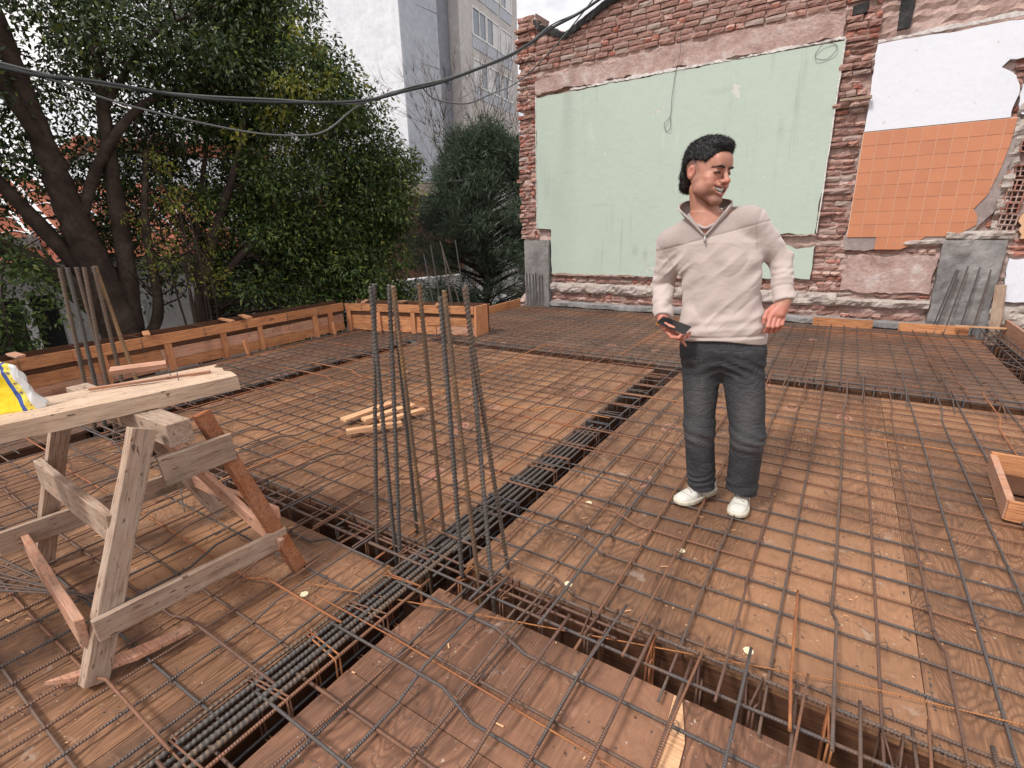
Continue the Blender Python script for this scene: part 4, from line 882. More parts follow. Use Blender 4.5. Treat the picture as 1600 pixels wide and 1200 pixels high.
prism_w(cb, 'canopy', [(-17.5, 14.2), (-14.2, 17.4), (-17, 20.2), (-20.3, 17)], 2.75, 3.3, 'canopy'); prism_w(cb, 'wall', [(-18, 13.2), (-14.3, 18.4), (-17, 20), (-21, 16)], -3.2, 2.74, 'brown')
# house at the left
M['house_white'] = m_rough('rough_white_wall', [(.3, (.42, .41, .41)), (.7, (.6, .59, .6))], 3., fine=14., bump=.8, bd=.02); M['dark_panel'] = m_paint('dark_gate', (.018, .018, .02), (.035, .034, .036), .4)
hs = empty('house', (0, 0, 0), 0, 'white house with red tile roof and dark openings behind the left tree', 'house')
prism_w(hs, 'wall', [(-12.6, 3.55), (-12.3, 9.6), (-19, 10), (-19, 3.5)], -3.2, 1.0, 'house_white'); prism_w(hs, 'wall', [(-12.7, -3), (-12.62, 3.5), (-19, 3.5), (-19, -3)], .45, 1.5, 'house_white')
prism_w(hs, 'gate', [(-12.9, -3), (-12.82, 3.52), (-13, 3.52), (-13, -3)], -3.2, .44, 'dark_panel'); prism_w(hs, 'post', [(-12.66, 3.0), (-12.66, 3.12), (-12.78, 3.12), (-12.78, 3.0)], -3.2, .44, 'sill')
for (y, w) in ((4.4, .9), (6.6, 1.2)):
    mb = MB(); mb.box((0, 0, 0), (.08, w, 1.1)); o = mb.build('window', M['sill'], hs, loc=(-12.52+.05*(y-4), y, -.5)); mb = MB(); mb.box((.03, 0, 0), (.06, w-.14, .96)); mb.build('pane', M['glass'], o)
M['roof_tile'] = m_rough('roof_tile', [(.3, (.26, .075, .045)), (.7, (.42, .15, .09))], 3., fine=12.)
rf = MB(); 
for i in range(12, 24):
    y = -3+13*i/30
    for j in range(6):
        x = -12.25-.42*j; z = 1.05+.27*j; P = [(x+.05, y+.03+a*.37/4, z-.01+.05*math.sin(a/4*PI)) for a in range(5)]+[(x-.42, y+.03+a*.37/4, z+.25+.05*math.sin(a/4*PI)) for a in range(5)]
        rf.add(P, [(a, a+1, 6+a, 5+a) for a in range(4)])
rfo = rf.build('roof', M['roof_tile'], hs); rfo['kind'] = 'stuff'
prism_w(hs, 'gable', [(-13, -2.9), (-13, 9.5), (-18, 9.5), (-18, -2.9)], 1.0, 1.55, 'house_white')
for nm, lab, poly, z1, mt in (('house', 'pale house far behind the left tree canopy', [(-22, 8), (-20, 13), (-26, 15), (-28, 9)], 4.2, 'tower_white'), ('building', 'pinkish building seen through the leaves left of the tower', [(-26, 14), (-23.5, 20), (-33, 24), (-36, 16)], 6.6, 'house_white')):
    o = prism_w(None, nm, poly, -3.2, z1, mt); tag(o, lab, nm)
rb = MB(); rb.prism([(-19.8, 13.2), (-22, 7.8), (-28.2, 8.8), (-26, 15.2)], 4.21, 4.7); tag(rb.build('flat_roof', M['roof_tile']), 'red roof slab of the pale house behind the left tree', 'roof')
o = prism_w(None, 'white_building', [(-10.5, 27), (-3, 27), (-3, 33), (-10.5, 33)], -3.2, 15.2, 'tower_white'); tag(o, 'white building peeking over the tar covered top of the brick wall', 'building')
for k in range(3):
    mb = MB(); mb.box((0, 0, 0), (.9, .06, .35)); mb.build('window', M['glass'], o, loc=(-9+1.5*k, 26.97, 14.4))
gw = MB(); gw.prism([(-13.2, 10.5), (-11.5, 16), (-12, 16.2), (-13.6, 10.6)], -3.2, -.2); tag(gw.build('garden_wall', M['house_white']), 'pale garden wall behind the rear shrubs', 'wall')

# ---------------------------------------------------------------- vegetation
def m_leaf(name, cols, rough=.4, tr=.25):
    t = NT(name, rough, .35); g_ = t.n('ShaderNodeNewGeometry'); c = t.co((1, 1, 1), rnd=False)
    col = t.ramp(g_.outputs['Random Per Island'], cols); n = t.noise(c, 1.3, 3., .5)
    col = t.n('ShaderNodeHueSaturation', {'Color': col, 'Value': t.math('MULTIPLY_ADD', n, 1.1, .45)}).outputs[0]
    t.done(col, rough); tb = t.n('ShaderNodeBsdfTranslucent', {'Color': col}); mxs = t.n('ShaderNodeMixShader', {0: tr, 1: t.b.outputs[0], 2: tb.outputs[0]}); t.t.links.new(mxs.outputs[0], t.t.nodes['Material Output'].inputs[0]); return t.m
M['leaf'] = m_leaf('leaf_green', [(0., (.022, .04, .013)), (.4, (.045, .078, .023)), (.75, (.09, .14, .038)), (.93, (.16, .21, .05)), (1., (.30, .31, .07))])
M['leaf_d'] = m_leaf('leaf_dark', [(0., (.016, .03, .011)), (.5, (.034, .058, .018)), (.9, (.07, .11, .03)), (1., (.18, .20, .04))], .38, .12)
M['leaf_y'] = m_leaf('leaf_yellow_green', [(0., (.12, .15, .03)), (.5, (.21, .24, .05)), (1., (.42, .38, .07))], .45, .4)
M['needle'] = m_leaf('needle_green', [(0., (.02, .036, .024)), (.5, (.05, .08, .05)), (1., (.13, .165, .10))], .6, .15)
M['leaf_red'] = m_leaf('leaf_reddish', [(0., (.1, .045, .03)), (.5, (.17, .08, .055)), (1., (.25, .13, .09))], .6, .3)
M['bark'] = m_rough('bark', [(.3, (.03, .021, .017)), (.5, (.06, .042, .034)), (.75, (.12, .09, .075))], 4., bump=1., bd=.03, fine=20.)
M['twig'] = m_rough('twig', [(.3, (.12, .09, .08)), (.7, (.24, .19, .17))], 6.)
rng = np.random.default_rng(5)
def leaves(name, centers, radii, n_per, size, mat, parent, aspect=.42, droop=.5, keep=None, squash=.75):
    """clumps of folded leaves; one mesh"""
    C = np.asarray(centers); Rr = np.broadcast_to(np.asarray(radii, float), (len(C),)); N = n_per*len(C)
    ci = np.repeat(np.arange(len(C)), n_per); u = rng.normal(size=(N, 3)); u /= np.linalg.norm(u, axis=1)[:, None]
    rad = Rr[ci]*rng.random(N)**(1/2.2); p = C[ci]+u*rad[:, None]*np.array([1, 1, squash])
    if keep is not None: k = keep(p); p, u = p[k], u[k]; N = len(p)
    d = u*.8+rng.normal(size=(N, 3))*.6; d[:, 2] -= droop; d /= np.linalg.norm(d, axis=1)[:, None]
    s = np.cross(d, rng.normal(size=(N, 3))+np.array([0, 0, 1.2])); s /= np.linalg.norm(s, axis=1)[:, None]; nrm = np.cross(s, d)
    L = size*rng.uniform(.6, 1.25, N)[:, None]; w = L*aspect*.5
    v = np.stack([p, p+d*L*.45+s*w+nrm*w*.35, p+d*L, p+d*L*.45-s*w+nrm*w*.35], 1).reshape(-1, 3)
    i = np.arange(N)*4; f = np.stack([i, i+1, i+2, i, i+2, i+3], 1).reshape(-1, 3)
    me = bpy.data.meshes.new(name); me.vertices.add(len(v)); me.vertices.foreach_set('co', v.astype(np.float32).ravel()); me.loops.add(f.size); me.loops.foreach_set('vertex_index', f.ravel().astype(np.int32)); me.polygons.add(len(f)); me.polygons.foreach_set('loop_start', (np.arange(len(f))*3).astype(np.int32)); me.materials.append(M[mat]); me.update(calc_edges=True)
    o = link(name, me, None, parent); o['kind'] = 'stuff'; return o
def clumps(c, r, n, inner=.45, keep=None):
    out = []
    while len(out) < n:
        u = rng.normal(size=3); u /= np.linalg.norm(u); q = np.array(c)+u*np.array(r)*(inner+(1-inner)*rng.random()**.6)
        if keep is None or keep(q): out.append(q)
    return out
def limb(pts, r0, r1, n=8): P = catmull(pts, n); r0 *= .8; r1 *= .6; return (P, np.linspace(r0, r1, len(P))*(1+.06*np.sin(np.arange(len(P))*1.7)))
def off_slab(p): p = np.atleast_2d(p); return ~((p[:, 0] > -6.75) & (p[:, 2] < 1.6) & (p[:, 1] < 5.7)) & ~((p[:, 0] > -5.6) & (p[:, 2] < 6) & (p[:, 1] > 5.0) & (p[:, 1] < 9.0))
def kq(q): return bool(off_slab(q)[0])
def twigs(centers, n, root_of, r=.008): 
    out = []
    for q in centers[::2]:
        a = root_of(q); m1 = np.array(a)*.65+q*.35+rng.normal(size=3)*.14; m2 = np.array(a)*.3+q*.7+rng.normal(size=3)*.14; out.append((catmull([a, m1, m2, q], 4), np.linspace(r*1.7, r*.35, 13)))
    return out
def near(Ls, q):
    P = np.concatenate([l[0][len(l[0])//3:] for l in Ls]); d = np.linalg.norm(P-q, axis=1)+np.clip(P[:, 2]-q[2], 0, 9)*1.5+rng.random(len(P))*.6; return P[d.argmin()]
# left tree with the thick forked trunk
ta = empty('broadleaf_tree', (-8.9, 3.1, -3.2), 0, 'big dark broadleaf tree at the left with a thick forked trunk', 'tree'); I = Matrix.Translation((8.9, -3.1, 3.2))
A = [limb([(-8.9, 3.1, -3.2), (-8.85, 3.1, -1.2), (-8.8, 3.05, .4), (-8.85, 2.95, 1.2), (-8.87, 2.85, 2.0), (-8.9, 2.75, 3.0), (-8.95, 2.65, 4.4)], .42, .13, 10), limb([(-8.8, 3.0, .25), (-8.85, 2.55, .95), (-9.0, 2.0, 1.45), (-9.1, 1.1, 2.0), (-9.2, .2, 2.7)], .2, .08), limb([(-8.75, 3.2, .1), (-8.7, 3.32, 1.3), (-8.68, 3.4, 2.5), (-8.75, 3.55, 3.6), (-8.9, 3.7, 5.0)], .17, .07), limb([(-8.85, 2.9, 2.3), (-8.8, 2.6, 3.0), (-8.85, 2.3, 3.9), (-9.0, 1.8, 5)], .12, .05), limb([(-8.85, 2.95, 1.7), (-8.6, 3.3, 2.5), (-8.5, 3.9, 3.2), (-8.4, 4.6, 3.5), (-8.1, 5.4, 3.6)], .1, .035), limb([(-8.9, 2.9, .9), (-9.2, 2.3, 2.2), (-9.4, 1.6, 3.6)], .15, .06), limb([(-8.7, 3.4, 3.0), (-8.5, 4.2, 4.1), (-8.2, 5, 4.6)], .06, .02), limb([(-8.8, 3.0, -.3), (-8.6, 3.5, .3), (-8.55, 3.6, 1.6), (-8.5, 3.8, 2.6)], .12, .05)]
o = link('trunk', tubes_mesh('trunk', A, M['bark'], 10), None, ta); o.matrix_parent_inverse = I
ca = clumps((-9.3, 2.8, 4.3), (2.4, 3.4, 1.5), 150, .3, kq)+clumps((-8.6, 4.8, 3.9), (1.5, 1.6, 1.3), 70, .2, kq)+clumps((-9.8, .8, 1.6), (1.6, 1.4, 2.4), 26, .2, kq)+clumps((-9.4, 4.2, 1.8), (1.0, 1.5, 1.5), 34, .2, kq)+clumps((-9.9, 3.4, 2.5), (1.1, 3.2, 1.4), 95, .1, kq)+clumps((-9.6, .9, 3.6), (1.2, 1.6, 2.0), 50, .1, kq)
lo = link('branch', tubes_mesh('branch', twigs(ca, 1, lambda q: near(A, q)), M['bark'], 4), None, ta); lo.matrix_parent_inverse = I; lo['kind'] = 'stuff'
o = leaves('crown', ca, rng.uniform(.3, .66, len(ca)), 165, .09, 'leaf_d', ta, keep=off_slab); o.matrix_parent_inverse = I
cy = clumps((-7.6, 5.3, 3.2), (.35, .9, .75), 12, .1, kq); o = leaves('young_leaves', cy, .2, 60, .10, 'leaf_y', ta, keep=off_slab); o.matrix_parent_inverse = I
# second tree, dense crown over the middle
tb = empty('broadleaf_tree', (-8.5, 4.4, -3.2), 0, 'dense glossy broadleaf tree bulging towards the tower', 'tree'); I = Matrix.Translation((8.5, -4.4, 3.2))
B = [limb([(-8.6, 4.0, -3.2), (-8.5, 4.05, -1), (-8.45, 4.1, .5), (-8.3, 4.5, 1.6), (-8.1, 4.9, 2.6), (-8.1, 5.5, 4.2)], .17, .05), limb([(-8.45, 4.1, .4), (-8.2, 4.7, 1.1), (-7.9, 5.6, 1.8), (-7.6, 6.5, 2.3)], .09, .03), limb([(-8.45, 4.1, .3), (-8.7, 4.4, 1.6), (-8.8, 5.0, 3.3)], .1, .03)]
o = link('trunk', tubes_mesh('trunk', B, M['bark'], 8), None, tb); o.matrix_parent_inverse = I
trim = lambda q: kq(q) and not (q[2] > 3.3 and np.dot(q[:2], (.812, .584))*-1 < -99) and (q[1]/(-q[0]) < .98-.085*max(0, q[2]-2.6))
cbm = clumps((-8.2, 6.25, 3.3), (1.45, 1.5, 3.3), 230, .5, trim)+clumps((-7.4, 6.9, 2.2), (.75, .75, 1.5), 44, .3, kq)+clumps((-7.5, 6.5, .6), (1.1, 1.2, 1.1), 60, .3, kq)+clumps((-8.7, 5.2, .9), (1.3, 1.3, 1.5), 60, .3, kq)
lo = link('branch', tubes_mesh('branch', twigs(cbm, 1, lambda q: near(B, q)), M['bark'], 4), None, tb); lo.matrix_parent_inverse = I; lo['kind'] = 'stuff'
o = leaves('crown', cbm, rng.uniform(.28, .5, len(cbm)), 300, .085, 'leaf', tb, keep=off_slab); o.matrix_parent_inverse = I
cy = clumps((-7.0, 5.6, 3.75), (.3, 1.0, .8), 14, .1, kq); o = leaves('young_leaves', cy, .16, 45, .09, 'leaf_y', tb, keep=off_slab); o.matrix_parent_inverse = I
# undergrowth
def shrub(label, c, r, n, mat, size, stems=5, cat='shrub', npr=130, rr=(.18, .34)):
    t = empty(cat.replace(' ', '_'), (c[0], c[1], -3.2), 0, label, cat, 'shrubs beyond the formwork'); I = Matrix.Translation((-c[0], -c[1], 3.2))
    cl = clumps(c, r, n, .3, kq); S = [(catmull([(c[0]+random.uniform(-.2, .2), c[1]+random.uniform(-.2, .2), -3.2), (c[0]+random.uniform(-.25, .25), c[1]+random.uniform(-.25, .25), c[2]-r[2]*.5), cl[k]], 8), np.linspace(.022, .006, 17)) for k in range(stems)]
    o = link('stem', tubes_mesh('stem', S, M['bark'], 5), None, t); o.matrix_parent_inverse = I
    o = leaves('foliage', cl, rng.uniform(*rr, len(cl)), npr, size, mat, t, keep=off_slab); o.matrix_parent_inverse = I
shrub('tall thin yellow green plant with bamboo like stems beside the trunk', (-8.1, 3.9, 1.5), (.45, .6, 1.2), 30, 'leaf_y', .07, 12, 'tall plant', 34, (.14, .26))
shrub('low bright green shrub at the lower left behind the formwork', (-8.4, 1.5, .8), (.6, .9, .8), 34, 'leaf', .08, 5)
shrub('dark shrub filling the gap at the far formwork corner', (-8.2, 6.6, -.4), (1.2, 1.4, 1.1), 46, 'leaf', .08, 5)
shrub('reddish bare looking shrub in front of the brown building', (-9.4, 8.6, .6), (.9, 1.0, 1.3), 26, 'leaf_red', .05, 9, 'shrub', 60)
# conifer
tcn = empty('conifer_tree', (-7.3, 10.2, -3.2), 0, 'dark feathery conifer standing between the tower and the brick wall', 'tree'); I = Matrix.Translation((7.3, -10.2, 3.2))
Cc = [limb([(-7.35, 10.2, -3.2), (-7.3, 10.2, 0), (-7.25, 10.2, 2.2), (-7.2, 10.2, 3.6)], .16, .03)]
cc = []
for i in range(400):
    z = -2.4+6.0*rng.random()**.85; a = rng.random()*2*PI; rr_ = (1.75+.25*math.sin(a*3+z*2.2))*(1-max(0, (z-.6)/3.7)**1.6)*(.3+.7*rng.random()**.5); q = np.array([-7.3+rr_*math.cos(a), 10.2+rr_*math.sin(a), z])
    if z < 3.55: cc.append(q); Cc.append((catmull([(-7.3, 10.2, z-.5), ((-7.3+q[0])/2, (10.2+q[1])/2, z-.2), q], 4), np.linspace(.03, .006, 9)))
o = link('trunk', tubes_mesh('trunk', Cc, M['bark'], 5), None, tcn); o.matrix_parent_inverse = I
o = leaves('crown', cc, rng.uniform(.2, .36, len(cc)), 300, .19, 'needle', tcn, aspect=.07, droop=.15, squash=.8); o.matrix_parent_inverse = I
# bare tree
tbt = empty('bare_tree', (-10.5, 14, -3.2), 0, 'leafless tree with fine twigs in front of the tower', 'tree'); I = Matrix.Translation((10.5, -14, 3.2)); T = []
def grow(p, d, L, r, lv):
    q = p+d*L; T.append((np.array([p, (p+q)/2+np.random.uniform(-.04, .04, 3)*L, q]), np.linspace(r, r*.6, 3)))
    if lv == 0: return
    for _ in range(3 if lv > 2 else 3):
        e = d+np.random.normal(size=3)*.38; e[2] += .12; e /= np.linalg.norm(e); grow(q, e, L*np.random.uniform(.6, .85), r*.6, lv-1)
grow(np.array([-10.5, 14., -3.2]), np.array([0., 0, 1]), 3.6, .11, 0)
for a in range(4): e = np.array([math.cos(a*1.6)*.5, math.sin(a*1.6)*.5, 1.]); e /= np.linalg.norm(e); grow(np.array([-10.5, 14., .35]), e, 1.9, .045, 5)
o = link('branches', tubes_mesh('branches', T, M['twig'], 3), None, tbt); o.matrix_parent_inverse = I; o['kind'] = 'stuff'
# car down in the street
car = empty('parked_car', (-17.0, 22.6, -3.2), .9, 'pale car parked in the street, glimpsed beside the conifer', 'car'); M['car'] = NT('car_paint', .25).done((.55, .58, .58))
mb = MB(); sec = [(-2.1, .35, .75), (-2.0, .3, .85), (-1.1, .28, .95), (-.5, .28, 1.38), (.8, .28, 1.42), (1.5, .28, .98), (2.0, .3, .9), (2.1, .38, .7)]; v = []
for x, z0, z1 in sec: v += [(x, -.82, z0), (x, .82, z0), (x, .84, (z0+.85)/2+.1), (x, .62 if z1 > 1 else .78, z1), (x, -.62 if z1 > 1 else -.78, z1), (x, -.84, (z0+.85)/2+.1)]
mb.add(v, [tuple(range(6))[::-1], tuple(42+i for i in range(6))]+[(i*6+k, i*6+(k+1) % 6, (i+1)*6+(k+1) % 6, (i+1)*6+k) for i in range(7) for k in range(6)]); mb.build('body', M['car'], car, bevel=.03)
for sx in (-1.3, 1.3):
    for sy in (-.8, .8): mb = MB(); mb.prism([(.32*math.cos(a/16*2*PI), .32*math.sin(a/16*2*PI)) for a in range(16)], -.1, .1); o = mb.build('wheel', M['dark_panel'], car, loc=(sx, sy, .32)); o.rotation_euler = (PI/2, 0, 0)
for (x0, x1, z0, z1, nm) in ((-1.05, -.52, .99, 1.35, 'windscreen'), (.85, 1.42, 1.38, 1.02, 'rear_window')):
    mb = MB(); mb.add([(x0-.01, -.6, z0+.02), (x0-.01, .6, z0+.02), (x1-.01, .55, z1+.03), (x1-.01, -.55, z1+.03), (x0, -.6, z0), (x0, .6, z0), (x1, .55, z1), (x1, -.55, z1)], [(0, 1, 2, 3), (7, 6, 5, 4), (0, 4, 5, 1), (1, 5, 6, 2), (2, 6, 7, 3), (3, 7, 4, 0)]); mb.build(nm, M['glass'], car)

# ---------------------------------------------------------------- overhead cables
def cable(label, pts, r, mat='cablem'): o = link('cable', tubes_mesh('cable', [(catmull(pts, 14), r)], M[mat], 6)); return tag(o, label, 'cable', 'overhead cables')
M['cablem'] = NT('black_cable', .45).done((.035, .04, .042)); M['cable_g'] = NT('grey_cable', .45).done((.12, .13, .13))
def at(u, v, w, d_): return np.array([u*d_, v*d_, 1.4506+w*d_])
mainp = [at(-.99, .08, .25, 7.4), at(-.961, .278, .215, 7.0), at(-.929, .37, .211, 7.0), at(-.88, .475, .202, 7.2), at(-.819, .574, .203, 7.4), at(-.736, .677, .21, 7.7), at(-.675, .738, .229, 8.0), at(-.624, .782, .245, 8.2), at(-.532, .846, .282, 8.7), at(-.476, .88, .317, 9.1), at(-.433, .902, .337, 9.2), np.array([-3.3, 8.36, 4.8]), np.array([-1.5, 8.5, 5.4])]
cable('thick black cable sagging from the left edge to the top of the brick wall', mainp, .020)
cable('second cable twisted round the thick black one', [p+np.array([0, 0, .034*math.sin(i*2.2)+.012]) for i, p in enumerate(mainp)], .011, 'cable_g')
cable('thinner grey cable looping below the main cable over the tree', [at(-.99, .09, .25, 7.4), at(-.955, .295, .215, 7.0), at(-.917, .399, .184, 7.0), at(-.849, .529, .158, 7.2), at(-.80, .60, .155, 7.4), at(-.773, .635, .165, 7.5), at(-.74, .672, .2, 7.7), at(-.70, .71, .222, 7.9), at(-.66, .75, .236, 8.1)], .011, 'cable_g')
cable('thin grey cable dipping under the main one beside the brick wall', [at(-.66, .75, .236, 8.1), at(-.642, .767, .215, 8.2), at(-.6, .8, .208, 8.4), at(-.565, .825, .222, 8.6), at(-.532, .846, .235, 9.8), np.array([-4.85, 8.36, 3.95]), np.array([-4.3, 8.36, 4.3]), np.array([-3.6, 8.36, 4.85])], .011, 'cable_g')
cable('very thin wire crossing in front of the conifer', [at(-.76, .65, .09, 10), at(-.66, .75, .078, 10.5), at(-.6, .8, .085, 11), at(-.54, .842, .08, 12)], .008)
# ---------------------------------------------------------------- person, grown from distance fields
def smin(a, b, k):
    h = np.clip(.5+.5*(b-a)/k, 0, 1); return b*(1-h)+a*h-k*h*(1-h)
def smax(a, b, k): return -smin(-a, -b, k)
def cone(p, a, b, ra, rb):
    a = np.array(a, float); ba = np.array(b, float)-a; t = np.clip(((p-a)@ba)/(ba@ba+1e-12), 0, 1); return np.linalg.norm(p-a-t[..., None]*ba, axis=-1)-(ra+(rb-ra)*t)
def ell(p, c, r, R=None):
    q = p-np.array(c); r = np.array(r)
    if R is not None: q = q@R
    k0 = np.linalg.norm(q/r, axis=-1); k1 = np.linalg.norm(q/r**2, axis=-1)+1e-9; return k0*(k0-1)/k1
def loft(p, tab, e=2.3, rot=0.):
    tab = np.array(tab); z = p[..., 2]; cu, cv, a, b = [np.interp(z, tab[:, 0], tab[:, i]) for i in (1, 2, 3, 4)]
    du, dv = p[..., 0]-cu, p[..., 1]-cv
    if rot: c, s = math.cos(rot), math.sin(rot); du, dv = du*c+dv*s, -du*s+dv*c
    d = ((np.abs(du/a)**e+np.abs(dv/b)**e)**(1/e)-1)*np.minimum(a, b)
    return np.maximum(d, np.maximum(tab[0, 0]-z, z-tab[-1, 0]))
def surface(fn, lo, hi, h, B=8, reg=None, slack=1.6):
    """block sparse surface nets of fn < 0"""
    lo = np.array(lo, float); nb = np.ceil((np.array(hi)-lo)/(h*B)).astype(int); bx, by, bz = np.meshgrid(*[np.arange(n) for n in nb], indexing='ij')
    bi = np.stack([bx, by, bz], -1).reshape(-1, 3); ctr = lo+(bi+.5)*B*h
    dc = np.concatenate([fn(ctr[i:i+40000]) for i in range(0, len(ctr), 40000)]); bi = bi[np.abs(dc) < B*h*.87*slack]
    bi = bi[np.lexsort((bi[:, 0], bi[:, 1], bi[:, 2]))]; g = np.arange(B+1); G = np.stack(np.meshgrid(g, g, g, indexing='ij'), -1)
    N = nb*B+2; vk, vp, qs = [], [], []; c8 = [(a, b, c) for a in (0, 1) for b in (0, 1) for c in (0, 1)]
    for s in range(0, len(bi), 300):
        b = bi[s:s+300]; I = b[:, None, None, None, :]*B+G; D = fn(lo+I*h); S = D < 0
        cor = np.stack([D[:, a:a+B, b_:b_+B, c:c+B] for a, b_, c in c8], -1); cs = cor < 0; act = cs.any(-1) & ~cs.all(-1)
        base = I[:, :B, :B, :B]; ai = base[act]; cd = cor[act]
        acc = np.zeros((len(cd), 3)); cnt = np.zeros(len(cd))
        for i in range(8):
            for j in range(i+1, 8):
                df = np.array(c8[j])-np.array(c8[i])
                if np.abs(df).sum() != 1: continue
                m = (cd[:, i] < 0) != (cd[:, j] < 0); t = cd[:, i]/(cd[:, i]-cd[:, j]+1e-12); acc[m] += np.array(c8[i])+t[m, None]*df; cnt[m] += 1
        vp.append(lo+(ai+acc/cnt[:, None])*h); vk.append((ai[:, 0]*N[1]+ai[:, 1])*N[2]+ai[:, 2])
        for ax in range(3):
            sl = [slice(0, B)]*3; s2 = list(sl); s2[ax] = slice(1, B+1); d0, d1 = S[(slice(None), *sl)], S[(slice(None), *s2)]; m = d0 != d1
            e = base[m]; fl = d0[m]; o1, o2 = np.zeros(3, int), np.zeros(3, int); o1[(ax+1) % 3] = 1; o2[(ax+2) % 3] = 1
            q = np.stack([e-o1-o2, e-o2, e, e-o1], 1); q[~fl] = q[~fl][:, ::-1]; qs.append((q[..., 0]*N[1]+q[..., 1])*N[2]+q[..., 2])
    vk = np.concatenate(vk); vp = np.concatenate(vp); o = np.argsort(vk); vk, vp = vk[o], vp[o]; q = np.concatenate(qs); k = np.searchsorted(vk, q); k = np.clip(k, 0, len(vk)-1); ok = (vk[k] == q).all(1); return vp, k[ok]
P0 = np.array([-.395, 2.53]); RT = np.array([.98803, .154258]); NN = np.array([-.154258, .98803])
def toW(p): p = np.asarray(p, float); o = np.zeros_like(p); o[..., 0] = p[..., 0]*RT[0]+p[..., 1]*NN[0]; o[..., 1] = p[..., 0]*RT[1]+p[..., 1]*NN[1]; o[..., 2] = p[..., 2]; return o
person = empty('person', (P0[0], P0[1], .010), 0, 'laughing young man in pale half zip sweater, black jeans and white sneakers', 'person')
def pobj(name, vp, f, mat, attrs=None, smooth=True, quads=True, parent=None):
    v = toW(vp); me = bpy.data.meshes.new(name); me.vertices.add(len(v)); me.vertices.foreach_set('co', v.astype(np.float32).ravel()); f = np.asarray(f); k = f.shape[1]
    me.loops.add(f.size); me.loops.foreach_set('vertex_index', f.ravel().astype(np.int32)); me.polygons.add(len(f)); me.polygons.foreach_set('loop_start', (np.arange(len(f))*k).astype(np.int32)); me.polygons.foreach_set('use_smooth', np.full(len(f), smooth))
    for nme, a in (attrs or {}).items(): at_ = me.attributes.new(nme, 'FLOAT', 'POINT'); at_.data.foreach_set('value', np.asarray(a, np.float32))
    me.materials.append(mat); me.update(calc_edges=True); me.validate(); return link(name, me, None, parent or person)
def ptubes(name, paths, mat, k=6, parent=None):
    return link(name, tubes_mesh(name, [(toW(np.array(P)), r) for P, r in paths], mat, k), None, parent or person)
ZO = .026     # everything below is in metres above the bars' top... measured from the plywood; person empty lifts it, so subtract
def zz(p): p = np.array(p, float); p[..., 2] -= ZO; return p
